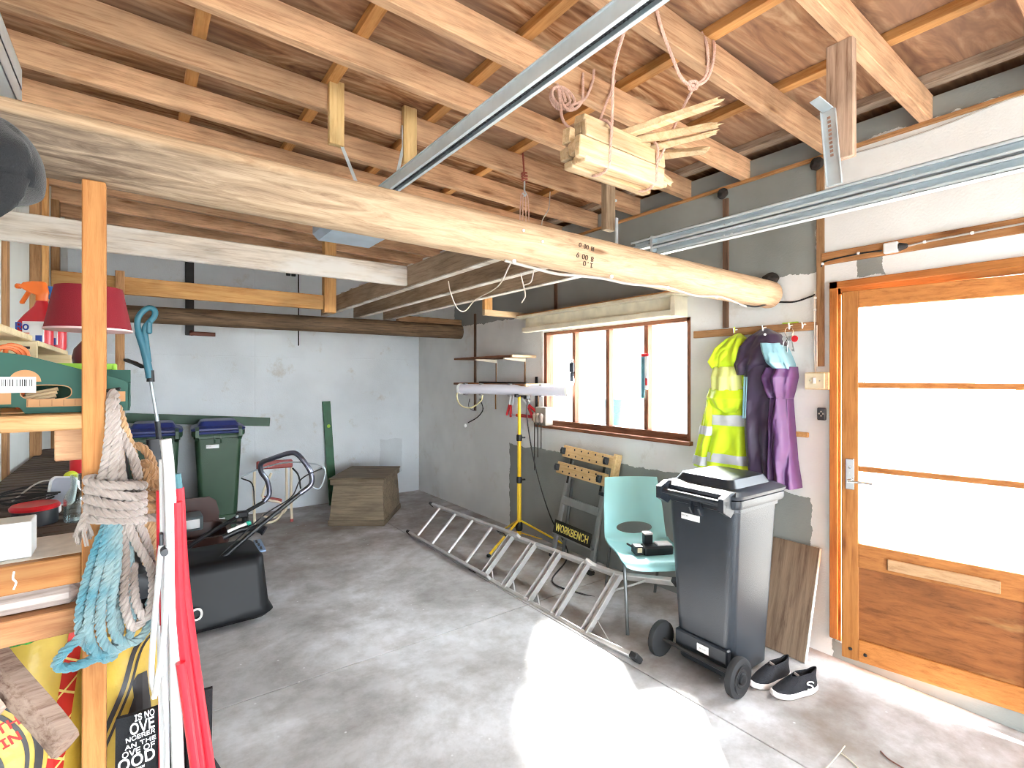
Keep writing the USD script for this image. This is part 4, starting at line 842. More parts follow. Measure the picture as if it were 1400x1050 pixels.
# teal plastic chair with the charger
teal = plain('pale_teal_plastic', srgb(160, 216, 218), .35, vary=.05, vscale=3)
CH = T(2.77, 2.26, 0) @ Rz(56) @ T(-2.75, -2.42, 0)
ch = thing('plastic_chair', 'pale turquoise moulded plastic chair on thin steel legs by the bin', 'chair', M=CH @ T(2.75, 2.42, 0))
class _C:
    def add(self, n, m, mat, **k): return ch.add(n, move(m, CH), mat, **k)
chw = _C()
prof = smooth_path([(2.425, .395), (2.44, .43), (2.50, .447), (2.62, .44), (2.76, .425), (2.86, .43), (2.93, .48), (2.975, .58), (3.02, .72), (3.06, .86)], 5)
ts = np.linspace(-1, 1, 17); P_ = []
for i, (x, z) in enumerate(prof):
    k = i / (len(prof) - 1); w = .225 - .02 * k + .01 * math.sin(3 * k) - (.03 * max(0, .15 - k) / .15)
    w *= 1 - .06 * max(0, k - .85) / .15
    P_.append([(x - (.03 * t * t if k > .6 else 0) * min(1, (k - .6) * 5), 2.42 + w * t, z + .028 * abs(t) ** 4 * (1 if k < .6 else 0)) for t in ts])
shell = sheet(np.array(P_), .008)
hole = move(prism(sg.Point(0, 0).buffer(1, quad_segs=10), .3), frame((2.8, 2.42, .53), (0, -1, 0), (1, 0, -.1)) @ np.diag([.13, .04, 1, 1.0]))
chw.add('seat_shell', cut(shell, hole), teal, smooth=50)
for y in (2.235, 2.605):
    chw.add('leg_frame', tube(smooth_path([(2.44, y, .0), (2.50, y, .33), (2.535, y, .40), (2.6, y, .415), (2.86, y, .405), (2.91, y, .38), (2.95, y, .3), (3.05, y, .0)], 6), .011, 10), plain('dark_tube', srgb(96, 98, 98), .4, .5))
chw.add('cross_bar', cat(rod((2.6, 2.235, .415), (2.6, 2.605, .415), .009), rod((2.86, 2.235, .405), (2.86, 2.605, .405), .009)), steel)
cg = thing('battery_charger', 'black battery charger with a pale battery lying on the turquoise chair', 'charger', (2.66, 2.12, .449))
CM = CH @ T(2.60, 2.40, .449) @ Rz(-86)
def cga(n, m, mat): cg.add(n, move(m, CM), mat)
cga('body', loft([rring(.2, .10, .02, 0, cx=.03), rring(.2, .10, .02, .045, cx=.03), rring(.18, .08, .02, .055, cx=.03)]), black_plastic)
cga('top_cover', bx((.075, .005, .058), (.10, .075, .012), .005), plain('pale_cover', srgb(214, 206, 208), .4))
cga('battery', cat(bx((-.02, .03, .085), (.055, .05, .07), .005)), black_plastic); cga('battery_top', bx((-.02, .03, .123), (.06, .055, .012), .004), plain('pale_cover', srgb(214, 206, 208), .4))
cga('second_pack', bx((-.1, -.005, .03), (.06, .08, .055), .006), black_plastic); cga('pack_label', bx((-.1, -.047, .036), (.03, .004, .03), .001), plain('tan_label', srgb(206, 184, 150), .5))
cga('lead', tube(smooth_path([(-.13, .02, .04), (-.15, .05, .05), (-.12, .07, .03), (-.08, .06, .02)], 5), .006, 8), black_cable)

# coat rack, coats, keys
rk = thing('coat_rack', 'brown wooden rail of coat hooks on the right wall', 'coat rack', (3.19, 1.74, 1.87))
rk.add('rail', bb(3.178, 3.2, 1.335, 2.14, 1.873, 1.922), wood('rack_wood', srgb(150, 104, 62), srgb(200, 150, 104), 'y'))
for y in (1.81, 1.62, 1.46, 1.385): rk.add('hook', tube(smooth_path([(3.178, y, 1.91), (3.15, y, 1.905), (3.135, y, 1.885), (3.135, y, 1.9), (3.13, y, 1.92)], 5), .004, 8), white_plastic)
def drape(rows, seed, folds=5, amp=.25, n=56, xw=3.185, lean=0.0):
    """hanging cloth against the wall: rows (z, y at its left edge, y at its right edge, depth)"""
    rows = np.array(rows, float)
    zs = np.linspace(rows[0, 0], rows[-1, 0], 44)
    o = np.argsort(rows[:, 0]); R_ = rows[o]
    rings = []
    for z in zs:
        yl, yr_, d = (np.interp(z, R_[:, 0], R_[:, k]) for k in (1, 2, 3))
        a = np.linspace(0, 2 * np.pi, n, endpoint=False); c, s = np.cos(a), np.sin(a)
        ph = meshkit.noise(np.stack([c * 1.5, np.full(n, z * 5), s], 1), seed) - .5
        fo = 1 + amp * np.cos(folds * a + 4 * ph + 3 * z) + .9 * amp * (meshkit.fbm(np.stack([c * 3, np.full(n, z * 12), s * 3], 1), 3, seed + 5) - .5) * 2
        x = np.where(s > 0, xw - d * np.abs(s) ** .6 * fo, xw - .012 * s)
        y = (yl + yr_) / 2 + (yr_ - yl) / 2 * c * (1 + .05 * ph)
        rings.append(np.stack([x, y, np.full(n, z) + .012 * ph], 1))
    v, f = loft(rings)
    return v, f
def band(rows, z0, z1, seed, **k):
    rr = np.array(rows, float); o = np.argsort(rr[:, 0]); rr = rr[o]
    f = lambda z: [z] + [float(np.interp(z, rr[:, 0], rr[:, j])) for j in (1, 2)] + [float(np.interp(z, rr[:, 0], rr[:, 3])) + .004]
    full = drape(rows, seed, **k)
    return full
hiv = plain('hi_vis_yellow', srgb(214, 240, 30), .6, vary=.05, vscale=14, sheen=.2)
hiv2 = plain('hi_vis_mesh', srgb(240, 246, 150), .7, vary=.04)
silver = plain('reflective_tape', srgb(206, 208, 214), .45, vary=.05)
c1 = thing('hi_vis_coat', 'fluorescent yellow hooded jacket with silver bands on the coat rack', 'coat', (3.15, 1.85, .98))
B1 = [(1.88, 1.80, 1.79, .02), (1.84, 1.85, 1.74, .07), (1.74, 1.93, 1.74, .11), (1.62, 1.955, 1.72, .10), (1.50, 1.97, 1.735, .12), (1.42, 1.97, 1.735, .11), (1.2, 2.0, 1.72, .10), (1.0, 2.03, 1.71, .11), (.97, 2.02, 1.71, .10)]
def part_of(rows, z0, z1, seed, grow=0.0, **k):
    """the slice of a drape between two heights, a little proud, for bands"""
    rr = np.array(rows, float); rr = rr[np.argsort(rr[:, 0])]
    zz = np.linspace(z1, z0, 8)
    sub = [(z, float(np.interp(z, rr[:, 0], rr[:, 1])) + grow, float(np.interp(z, rr[:, 0], rr[:, 2])) - grow, float(np.interp(z, rr[:, 0], rr[:, 3])) + grow) for z in zz]
    return drape(sub, seed, **k)
c1.add('body', drape(B1, 3, folds=4, amp=.16), hiv, smooth=60)
c1.add('hood', drape([(1.885, 1.815, 1.785, .02), (1.85, 1.86, 1.745, .09), (1.79, 1.93, 1.735, .13), (1.70, 1.975, 1.745, .14), (1.655, 1.965, 1.76, .10)], 8, folds=3, amp=.2), hiv, smooth=60)
c1.add('hood_lining', drape([(1.665, 1.96, 1.75, .11), (1.60, 1.965, 1.74, .145), (1.51, 1.965, 1.73, .14)], 9, folds=9, amp=.06), hiv2, smooth=60)
c1.add('collar_roll', drape([(1.52, 1.975, 1.72, .13), (1.46, 1.985, 1.70, .17), (1.40, 1.95, 1.73, .14), (1.37, 1.9, 1.76, .10)], 12, folds=5, amp=.08), hiv, smooth=60)
S1 = [(1.45, 1.985, 1.91, .13), (1.2, 2.045, 1.93, .125), (1.0, 2.10, 1.97, .12), (.98, 2.10, 1.98, .10)]
c1.add('sleeve', drape(S1, 14, folds=3, amp=.12), hiv, smooth=60)
c1.add('reflective_band', part_of(B1, 1.28, 1.35, 3, .006, folds=4, amp=.1), silver); c1.add('reflective_band', part_of(B1, 1.03, 1.09, 3, .006, folds=4, amp=.1), silver)
c1.add('reflective_band', part_of(S1, 1.21, 1.27, 14, .006, folds=3, amp=.1), silver); c1.add('reflective_band', part_of(S1, 1.0, 1.06, 14, .006, folds=3, amp=.1), silver)
c1.add('hanging_loop', rod((3.14, 1.81, 1.885), (3.14, 1.81, 1.925), .006), hiv)
dpur = plain('dark_purple_cloth', srgb(56, 36, 66), .55, vary=.1, sheen=.3); lpur = plain('light_purple_cloth', srgb(84, 42, 96), .5, vary=.12, sheen=.1); aqua = plain('aqua_lining', srgb(128, 172, 184), .5, vary=.06)
c2 = thing('purple_coat', 'dark purple waterproof jacket with pale blue lining on the coat rack', 'coat', (3.15, 1.6, .95))
B2 = [(1.87, 1.66, 1.58, .03), (1.82, 1.72, 1.52, .09), (1.7, 1.76, 1.46, .11), (1.5, 1.74, 1.5, .12), (1.3, 1.735, 1.53, .12), (1.1, 1.72, 1.52, .12), (1.0, 1.70, 1.53, .12), (.985, 1.69, 1.54, .1)]
c2.add('body', drape(B2, 21, folds=4, amp=.16), dpur, smooth=60)
c2.add('hood', drape([(1.90, 1.65, 1.6, .03), (1.86, 1.70, 1.53, .10), (1.79, 1.76, 1.49, .14), (1.68, 1.79, 1.52, .15), (1.61, 1.775, 1.6, .12)], 23, folds=3, amp=.18), dpur, smooth=60)
c2.add('lining', drape([(1.80, 1.61, 1.50, .15), (1.74, 1.585, 1.47, .175), (1.68, 1.56, 1.445, .17), (1.645, 1.53, 1.44, .14)], 25, folds=3, amp=.14), aqua, smooth=60)
c2.add('upper_sleeve', drape([(1.66, 1.6, 1.43, .13), (1.6, 1.61, 1.425, .165), (1.53, 1.595, 1.44, .155), (1.47, 1.58, 1.455, .13)], 27, folds=7, amp=.14), lpur, smooth=60)
c2.add('sleeve', drape([(1.53, 1.56, 1.46, .12), (1.3, 1.57, 1.445, .14), (1.1, 1.58, 1.43, .14), (.98, 1.575, 1.41, .15), (.94, 1.57, 1.405, .13)], 29, folds=7, amp=.13), lpur, smooth=60)
c2.add('zip', cat(bar((3.052, 1.69, 1.60), (3.052, 1.70, 1.34), .012, .006, (1, 0, 0)), bar((3.05, 1.675, 1.60), (3.05, 1.685, 1.34), .006, .006, (1, 0, 0))), aqua)
c2.add('toggle', ball((3.045, 1.56, 1.855), .008, 1), white_plastic)
ky = thing('key_bunch', 'bunch of keys with a red tag on the coat rack', 'keys', (3.13, 1.46, 1.75))
ky.add('ring', tube([(3.135, 1.46 + .024 * math.cos(a), 1.868 + .03 * math.sin(a)) for a in np.linspace(0, 2 * np.pi, 24, endpoint=False)], .002, 6, closed=True), chrome)
for i, (dy, an) in enumerate(((0.005, 4), (-.012, -12), (.018, 14))):
    ky.add('key', move(cat(lathe([(.014, 0), (.015, .002), (.014, .004)], 14, T(0, 0, -.015) @ Ry(90)), bx((.002, 0, -.06), (.003, .007, .07), .0005), bx((.002, .006, -.085), (.003, .01, .012), .0005)), T(3.13 - .004 * i, 1.46 + dy, 1.842) @ Rx(an)), chrome)
ky.add('tag', lathe([(.018, 0), (.02, .003), (.018, .006)], 16, T(3.125, 1.425, 1.825) @ Ry(90)), red_plastic)
solo('green_tape', 'small strip of green tape on the top of the coat rack', 'tape', bb(3.175, 3.19, 1.43, 1.52, 1.922, 1.93, .001), plain('lime_tape', srgb(168, 196, 60), .5))
solo('black_wall_hook', 'small black hook on the wall left of the yellow jacket', 'hook', cat(bb(3.18, 3.2, 2.03, 2.06, 1.16, 1.2, .005), bb(3.15, 3.185, 2.035, 2.055, 1.12, 1.18, .006)), black_plastic)

# brown board and trainers by the door
M = frame((3.0, 1.62, 0), (0, -1, 0), (.19, 0, .6))
bd = thing('leaning_board', 'brown veneered board with a white edge leaning behind the grey bin', 'board', M=M)
bd.add('panel', bb(0, .31, -.012, .006, 0, .632, .002), wood('brown_veneer', srgb(112, 88, 70), srgb(168, 142, 118), 'z', scale=.6), world=False)
bd.add('edge_strip', bb(.31, .316, -.012, .006, 0, .632, .001), white_paint, world=False)
knit = plain('black_knit', srgb(30, 30, 36), .85, vary=.25, vscale=120, bump=.4, bscale=300)
sole = plain('pale_sole', srgb(238, 226, 222), .5, vary=.04)
def shoe(label, M, logo):
    t = thing('trainer', label, 'shoe', M=M, group='black slip-on trainers')
    n = 40; a = np.linspace(0, 2 * np.pi, n, endpoint=False)
    def outl(k, w, z):   # foot outline: x forward to the toe
        x = np.cos(a); y = np.sin(a)
        xx = .135 * x * k; hw = np.interp(x, [-1, -.6, -.1, .45, 1], [.036, .037, .036, .048, .04])
        return np.stack([xx, hw * w * np.sign(y) * np.abs(y) ** .8 + .004 * np.sin(2 * x), np.full(n, z)], 1)
    lift = lambda r, q: r + np.stack([0 * r[:, 0], 0 * r[:, 0], q * (np.clip(r[:, 0] / .135 - .55, 0, 1) ** 2 * .05 + np.clip(-r[:, 0] / .135 - .55, 0, 1) ** 2 * .04)], 1)
    t.add('sole', loft([lift(outl(.95, .9, 0), 1), lift(outl(1.0, 1.03, .008), 1), lift(outl(1.02, 1.06, .022), .8), lift(outl(.99, 1.0, .032), .8)]), sole, world=False, smooth=60)
    rings = []
    for k, w, z, sh in ((.985, .98, .028, 0), (.97, .97, .045, 0), (.9, .88, .066, -.006), (.74, .72, .084, -.026), (.62, .56, .098, -.046), (.55, .5, .105, -.055)):
        r = outl(k, w, 0.0); r[:, 0] += sh; q = np.clip((r[:, 0] + .02) / .13, 0, 1)
        r[:, 2] = z - (z - .03) * .62 * q ** 1.3 + (.018 * np.clip(-(r[:, 0] + .09) / .04, 0, 1) if z > .09 else 0); rings.append(r)
    inner = [rings[-1] * (.9, .85, 1) + (-.003, 0, -.003), rings[-1] * (.85, .8, 1) + (-.006, 0, -.05)]
    t.add('upper', loft(rings + inner), knit, world=False, smooth=60)
    for k, x in enumerate((.005, .03, .052)): t.add('lace', tube(smooth_path([(x, -.024, .074 - .012 * k), (x + .012, 0, .0835 - .013 * k), (x, .024, .074 - .012 * k)], 4), .003, 6), black_plastic, world=False)
    t.add('tongue_tab', move(bx((0, 0, 0), (.008, .03, .012), .002), T(-.012, 0, .097) @ Ry(-25)), grey_cable, world=False)
    if logo:
        s = smooth_path([(.03, .022), (.012, .03), (-.012, .028), (-.02, .018), (-.004, .012), (.012, .006), (.018, -.004), (.002, -.014), (-.024, -.012)], 5) * .75
        t.add('logo', move(tube(np.c_[s, np.zeros(len(s))], .0035, 6), frame((-.058, .0405, .052), (-1, 0, 0), (0, 1, .3))), label_white, world=False)
    return t
shoe('black slip-on trainer nearer the bin, one of a pair on the floor', T(2.66, 1.335, 0) @ Rz(163), False)
shoe('black slip-on trainer nearer the door, white emblem showing on its side', T(2.665, 1.215, 0) @ Rz(155), True)
twg = plain('dry_twig', srgb(214, 204, 184), .8); twd = plain('dark_twig', srgb(120, 78, 66), .8)
for pts, m, lab in (([(1155,1020), (1143,1035), (1128,1052)], twg, 'pale dry straw on the floor near the bottom edge'), ([(1150,1030), (1163,1040), (1175,1052)], twg, 'thin pale stalk crossing the straw on the floor'), ([(1204,1027), (1215,1038), (1238,1052)], twd, 'thin dark twig on the floor in front of the door')):
    W = {(1155,1020): (2.456, 0.911, 0.006), (1143,1035): (2.355, 0.906, 0.006), (1128,1052): (2.245, 0.904, 0.006), (1150,1030): (2.396, 0.902, 0.006), (1163,1040): (2.382, 0.862, 0.006), (1175,1052): (2.357, 0.821, 0.006), (1204,1027): (2.545, 0.808, 0.006), (1215,1038): (2.519, 0.771, 0.006), (1238,1052): (2.508, 0.710, 0.006)}
    solo('twig', lab, 'twig', tube(smooth_path([W[p] for p in pts], 4), .0028, 6), m)
# ------------------------------------------------------------------ the rack and bench at the left
rack = thing('storage_rack', 'timber rack and slatted bench with a honey coloured front post at the left', 'storage rack', (-.3, 2.0, 0))
rack.add('front_post', bb(-.107, -.062, 1.57, 1.615, 0, 2.07, .003), post_wood)
rack.add('upper_shelf', rough(bb(-.53, -.1, 1.575, 2.75, 1.474, 1.511, .004), .0015, 14, 3, sub=2), wood('shelf_pine', srgb(170, 118, 70), srgb(212, 170, 120), 'x'))
rack.add('shelf_bearer', bb(-.17, -.107, 1.72, 1.77, 1.385, 1.474, .003), wood('hairy_bearer', srgb(168, 118, 84), srgb(214, 170, 132), 'x', scale=1.6))
rack.add('worktop_board', bb(-.53, -.107, 1.6, 1.815, 1.15, 1.178, .003), plain('worn_white_paint', srgb(224, 216, 206), .6, vary=.12, vscale=30))
rack.add('worktop_edge', bb(-.53, -.107, 1.572, 1.6, 1.113, 1.178, .003), wood('worktop_edge_wood', srgb(178, 112, 58), srgb(208, 146, 88), 'x'))
rack.add('paint_drip', tube(smooth_path([(-.222, 1.5715, 1.165), (-.224, 1.5715, 1.15), (-.219, 1.5715, 1.14), (-.223, 1.5715, 1.125)], 4), .0022, 6), white_paint)
rack.add('thick_plank', bb(-.53, -.113, 1.585, 1.8, 1.06, 1.109, .018), wood('whitened_plank', srgb(150, 136, 128), srgb(204, 190, 184), 'x'))
rack.add('lower_rail', bb(-.53, -.107, 1.572, 1.62, .998, 1.056, .003), wood('lower_rail_wood', srgb(170, 110, 70), srgb(214, 156, 108), 'x'))
for i, y in enumerate(np.arange(1.86, 4.75, .085)):
    rack.add('bench_slat', bb(-.53, -.13, y, y + .07, 1.075, 1.1, .003), wood('bench_slat_wood', srgb(66, 56, 50), srgb(112, 98, 88), 'x'))
rack.add('bench_bearer', bb(-.17, -.13, 1.83, 4.83, 1.0, 1.075), dark_strip)
for y in (2.5, 3.6): rack.add('leg', bb(-.17, -.12, y, y + .05, 0, 1.0), dark_strip)

# dark cap hanging from the log
C0 = np.array((-0.251, 1.452, 2.013))
Rv, Fv = V3(math.cos(YAW), -math.sin(YAW), 0), V3(math.sin(YAW), math.cos(YAW), 0)
CM = frame(C0, Rv, (0, 0, 1)) @ Ry(-8)          # x to the right, y away, z up
cp = thing('baseball_cap', 'dark navy baseball cap hung on a nail at the left end of the log', 'cap', M=CM)
cap_cloth = plain('navy_cap_cloth', srgb(15, 17, 22), .85, vary=.12, vscale=40, bump=.3, bscale=400, sheen=.2)
m = trimesh.creation.icosphere(4, 1.0); v = np.array(m.vertices); v = v * (.102, .085, .118)
v[:, 2] = np.where(v[:, 2] < -.045, -.045 + (v[:, 2] + .045) * .12, v[:, 2]); v[:, 0] += .006 * np.sin(v[:, 2] * 60) * (v[:, 1] < 0)
cp.add('crown', (v, np.array(m.faces)), cap_cloth, world=False, smooth=60)
G_ = [[(.1 * math.sin(a) * (1 - .06 * k), -.083 * math.cos(a) * (1 + .12 * k) - .0, -.034 - .118 * k * max(0.0, math.cos(a * 1.08)) ** .55 - .004 * k) for a in np.linspace(-1.45, 1.45, 25)] for k in np.linspace(0, 1, 8)]
cp.add('brim', sheet(np.array(G_), .006), cap_cloth, world=False, smooth=60)
cp.add('seam', cat(*[tube([(x * math.cos(q) * .1035, -.0865 * math.sqrt(max(0, 1 - x * x)) * math.cos(q) - .0, .1195 * math.sin(q)) for q in np.linspace(-.3, 1.5, 16)], .0016, 5) for x in (-.55, .0, .55)]), black_plastic, world=False)
cp.add('button', ball((0, 0, .119), .008, 1), cap_cloth, world=False)
cp.add('badge', bx((-.0, -.088, .0), (.02, .004, .008), .001), grey_cable, world=False)

# things on the upper shelf
gc = plain('green_card', srgb(20, 74, 62), .65, vary=.05); tan = plain('brown_card', srgb(172, 126, 84), .7, vary=.05)
tb = thing('green_carton', 'green cardboard carton with a barcode label and an oval hole on the shelf', 'box', (-.16, 1.68, 1.511))
xa, xb_, yf = -.34, -.017, 1.655
outl = sg.Polygon([(xa, 1.512), (-.225, 1.512), (-.215, 1.53), (-.255, 1.53), (xa, 1.53), (xa, 1.665), (-.215, 1.652), (xb_ - .02, 1.592), (xb_, 1.585), (xb_, 1.512)]).buffer(0)
oval = [(-.1775 + .045 * math.copysign(abs(math.cos(a)) ** .6, math.cos(a)), 1.5625 + .0165 * math.copysign(abs(math.sin(a)) ** .7, math.sin(a))) for a in np.linspace(0, 2 * np.pi, 28, endpoint=False)]
outl = sg.Polygon([(xa, 1.53), (-.245, 1.53), (-.225, 1.527), (-.215, 1.512), (xb_, 1.512), (xb_ + .002, 1.58), (xb_ - .02, 1.594), (-.215, 1.651), (xa, 1.668)]).difference(sg.Polygon(oval))
tb.add('front_panel', xz(outl, yf, yf + .004), gc, smooth=False)
tb.add('back_panel', bb(xa, xb_, 1.90, 1.904, 1.512, 1.62, .001), gc); tb.add('end_panel', bb(xb_ - .004, xb_, yf, 1.904, 1.512, 1.584, .001), gc); tb.add('bottom', bb(xa, xb_, yf + .004, 1.904, 1.512, 1.516, .001), tan)
tb.add('hole_edge', xz(sg.Polygon(oval).buffer(.002).difference(sg.Polygon(oval)), yf - .001, yf + .002), tan)
tb.add('cell_label', bb(-.213, -.10, yf - .0012, yf, 1.527, 1.546, .0004), tan)
for k in range(6): tb.add('cell_line', bb(-.211 + .0215 * k, -.2102 + .0215 * k, yf - .002, yf - .001, 1.529, 1.544, .0002), plain('brown_ink', srgb(120, 84, 54), .7))
tb.add('square_label', bb(-.043, -.026, yf - .0012, yf, 1.536, 1.562, .0004), tan); tb.add('left_label', bb(-.30, -.239, yf - .0012, yf, 1.535, 1.562, .0004), tan)
tb.add('round_mark', xz(sg.Point(-.215, 1.588).buffer(.028).intersection(sg.box(-1, 1.588, 1, 2)), yf - .0014, yf), tan)
bc = tb.add('barcode_label', bb(-.33, -.196, yf - .0024, yf - .001, 1.562, 1.6, .0004), label_white)
x = -.325
while x < -.202:
    w = float(rng.choice([.0008, .0014, .0022])); bc.add('bar', bb(x, x + w, yf - .0032, yf - .0022, 1.577, 1.594, .0001), ink); x += w + float(rng.choice([.0012, .0018, .0026]))
for k in range(4): solo('wooden_stick', 'pale wooden stick inside the green carton, seen through the oval hole', 'stick', rod((-.225, 1.68 + .02 * k, 1.53 + .008 * (k % 4)), (-.165, 1.685 + .02 * k, 1.545 + .008 * (k % 4)), .005, 8), pale_cut, group='wooden sticks in the green carton')
lm = plain('lime_card', srgb(142, 196, 40), .5, vary=.03); dg = plain('dark_green_card', srgb(28, 84, 44), .5, vary=.03)
lb = thing('lime_green_box', 'dark green and lime carton standing behind the green carton', 'box', (-.15, 2.05, 1.511))
lb.add('body', bb(-.25, -.062, 1.99, 2.10, 1.512, 1.628, .001), dg); lb.add('top_band', bb(-.252, -.060, 1.988, 2.102, 1.622, 1.640, .001), lm); lb.add('end_panel', bb(-.064, -.054, 1.988, 2.102, 1.512, 1.64, .001), lm)
lb.add('lettering', text('K', .016, frame((-.172, 1.988, 1.607), (1, 0, 0), (0, -1, 0))), label_white)
lb.add('picture', xz(sg.Point(-.117, 1.6).buffer(.014), 1.986, 1.99), plain('yellow_print', srgb(222, 196, 84), .5))
sp = thing('step_shelf_unit', 'cream plywood stepped unit holding the spray bottles', 'shelf unit', (-.4, 2.1, 1.511))
for y0, y1, xr, zt in ((1.42, 1.92, -.225, 1.715), (1.95, 2.66, -.212, 1.702)):
    sp.add('top_board', bb(-.53, xr - .012, y0, y1 + .02, zt - .016, zt, .002), cream_ply); sp.add('panel', bb(-.53, xr, y1, y1 + .016, 1.512, zt - .016, .002), cream_ply)
ot = thing('orange_tangle', 'tangle of orange and black cords in front of the plywood unit', 'cord', (-.3, 1.8, 1.6))
ot.add('cord', cat([tube(smooth_path([(-.30 + .02 * k, 1.72, 1.64), (-.27 + .01 * k, 1.70, 1.668 + .004 * k), (-.235 + .008 * k, 1.71, 1.66), (-.225, 1.73, 1.60), (-.24, 1.75, 1.52)], 5), .005, 6) for k in range(3)]), plain('orange_cord', srgb(214, 106, 56), .5))
ot.add('black_bar', rod((-.34, 1.70, 1.675), (-.215, 1.72, 1.672), .003), black_plastic)
def spray(label, M, body, trig):
    t = thing('spray_bottle', label, 'spray bottle', M=M)
    a = dict(world=False)
    t.add('body', loft([rring(.10, .05, .02, 0), rring(.105, .055, .022, .01), rring(.105, .055, .022, .085), rring(.085, .05, .02, .115, cx=.012), rring(.045, .036, .015, .15, cx=.022), rring(.03, .03, .013, .17, cx=.022)]), body, **a)
    t.add('trigger', cat(loft([rring(.034, .034, .015, .17, cx=.022), rring(.034, .034, .015, .19, cx=.022), rring(.06, .028, .012, .2, cx=.012), rring(.085, .026, .01, .22, cx=-.004), rring(.07, .022, .01, .235, cx=.0), rring(.04, .02, .009, .24, cx=.01)]), move(bx((0, 0, 0), (.012, .016, .06), .004), T(-.028, 0, .185) @ Ry(28)), bx((-.05, 0, .222), (.02, .018, .018), .005)), trig, **a)
    lab = t.add('label', bx((.012, -.029, .055), (.066, .003, .075), .001), label_white, **a)
    lab.add('blue_block', bx((.03, -.031, .03), (.02, .002, .026), .0005), plain('label_blue', srgb(50, 80, 170), .5), **a)
    lab.add('lettering', text('Ro', .026, frame((-.02, -.0306, .075), (1, 0, 0), (0, -1, 0))), plain('label_blue', srgb(50, 80, 170), .5), **a)
    for k in range(3): lab.add('print_line', bx((-.018, -.031, .05 - .012 * k), (.04, .002, .005), .0005), plain('label_pink', srgb(226, 150, 130), .5), **a)
    return t
redb = plain('red_bottle', srgb(196, 30, 44), .3, vary=.04); orang = plain('orange_trigger', srgb(238, 116, 40), .35, vary=.03); blut = plain('blue_trigger', srgb(40, 110, 190), .35, vary=.03)
spray('red spray bottle with an orange trigger and a lettered label', T(-.292, 2.44, 1.7025) @ Rz(-24) @ np.diag([.97, .97, .97, 1]), redb, orang)
spray('red spray bottle with a blue trigger, mostly behind the lampshade', T(-.272, 2.60, 1.7025) @ Rz(-24), redb, blut)
lp = thing('table_lamp', 'table lamp with a dark red drum shade behind the front post', 'lamp', (-.132, 2.2, 1.511))
rs = plain('red_shade_cloth', srgb(126, 8, 28), .8, vary=.05, bump=.2, bscale=500)
sh = lp.add('shade', lathe([(.089, .385), (.115, .245), (.1125, .245), (.087, .385)], 48, T(-.130, 2.2, 1.511)), rs, smooth=60)
sh.add('trim', cat(lathe([(.116, .241), (.117, .247), (.1135, .247)], 48, T(-.130, 2.2, 1.511))), plain('shade_trim', srgb(226, 190, 190), .6))
lp.add('base', lathe([(.0, 0), (.06, 0), (.058, .015), (.02, .03), (.016, .07), (.036, .11), (.043, .15), (.038, .18), (.016, .21), (.009, .215), (.009, .27), (0, .27)], 28, T(-.132, 2.2, 1.511)), plain('maroon_ceramic', srgb(92, 30, 38), .25, vary=.05), smooth=60)
# things on the bench
wr_ = thing('bench_reel', 'black reel with a red rim on the bench', 'reel', (-.28, 1.95, 1.1))
rc = np.array((-0.281, 2.352, 1.100)); rc[2] = 1.1
wr_.add('drum', lathe([(.0, 0), (.058, 0), (.06, .006), (.06, .05), (.0, .05)], 28, T(*rc)), dark_plastic); wr_.add('rim', lathe([(.055, .05), (.064, .052), (.066, .06), (.06, .068), (.05, .064)], 28, T(*rc)), red_plastic)
solo('white_carton', 'plain white carton at the near end of the bench', 'box', bb(-.30, -.20, 1.62, 1.70, 1.179, 1.262, .002), white_plastic)
bt_ = thing('glass_bottle', 'clear empty glass bottle beside the front post on the bench', 'bottle', tuple((-0.174, 2.317, 1.100)))
bp = np.array((-0.174, 2.317, 1.100)); bp[2] = 1.1005
bt_.add('glass', lathe([(.0, 0), (.03, 0), (.032, .004), (.032, .075), (.026, .095), (.014, .115), (.012, .15), (.014, .152), (.014, .16), (.0105, .16), (.0105, .118), (.023, .094), (.029, .073), (.029, .006), (0, .006)], 28, T(*bp)), clear_glass, smooth=50)
tl = np.array((-0.235, 2.637, 1.100)); tl[2] = 1.1
t = thing('tub_lid', 'pale grey rounded tub lid standing on edge on the bench', 'lid', tuple(tl))
lm_ = frame(tl + V3(0, 0, .052), Rv, (0, 0, 1)) @ Rx(-12)
t.add('panel', prism(rrect(-.048, -.05, .052, .055, .022), .004, lm_ @ Rx(90)), plain('grey_lid', srgb(186, 190, 206), .4)); t.add('lip', prism(rrect(-.051, -.053, .055, .058, .024).difference(rrect(-.045, -.047, .049, .052, .02)), .01, lm_ @ T(0, -.002, 0) @ Rx(90)), white_plastic)
solo('tennis_ball', 'small yellow ball on the bench behind the tub lid', 'ball', ball(np.array((-0.252, 3.144, 1.130)) * (1, 1, 0) + (0, 0, 1.13), .028, 3), plain('ball_yellow', srgb(206, 212, 60), .8))
q = np.array((-0.236, 3.490, 1.100)); solo('red_tin', 'red tin partly behind the front post on the bench', 'tin', lathe([(.0, 0), (.05, 0), (.05, .16), (.0, .16)], 24, T(q[0], q[1], 1.1)), red_plastic)
q = np.array((-0.242, 2.484, 1.100)); solo('small_white_box', 'small white box on the bench slats behind the reel', 'box', bb(q[0] - .012, q[0] + .014, q[1], q[1] + .03, 1.1005, 1.128), white_plastic)
q = np.array((-0.332, 2.708, 1.100))
wc = thing('wire_coil', 'loose coil of dark wire on the bench', 'wire', (q[0], q[1], 1.1))
for k in range(6): wc.add('turn', tube([(q[0] + (.075 + .008 * k) * math.cos(a) + .01 * math.sin(3 * k), q[1] + .1 * math.sin(a), 1.112 + .008 * k + .008 * math.sin(2 * a + k)) for a in np.linspace(0, 2 * np.pi, 36, endpoint=False)], .0035, 6, closed=True), iron)
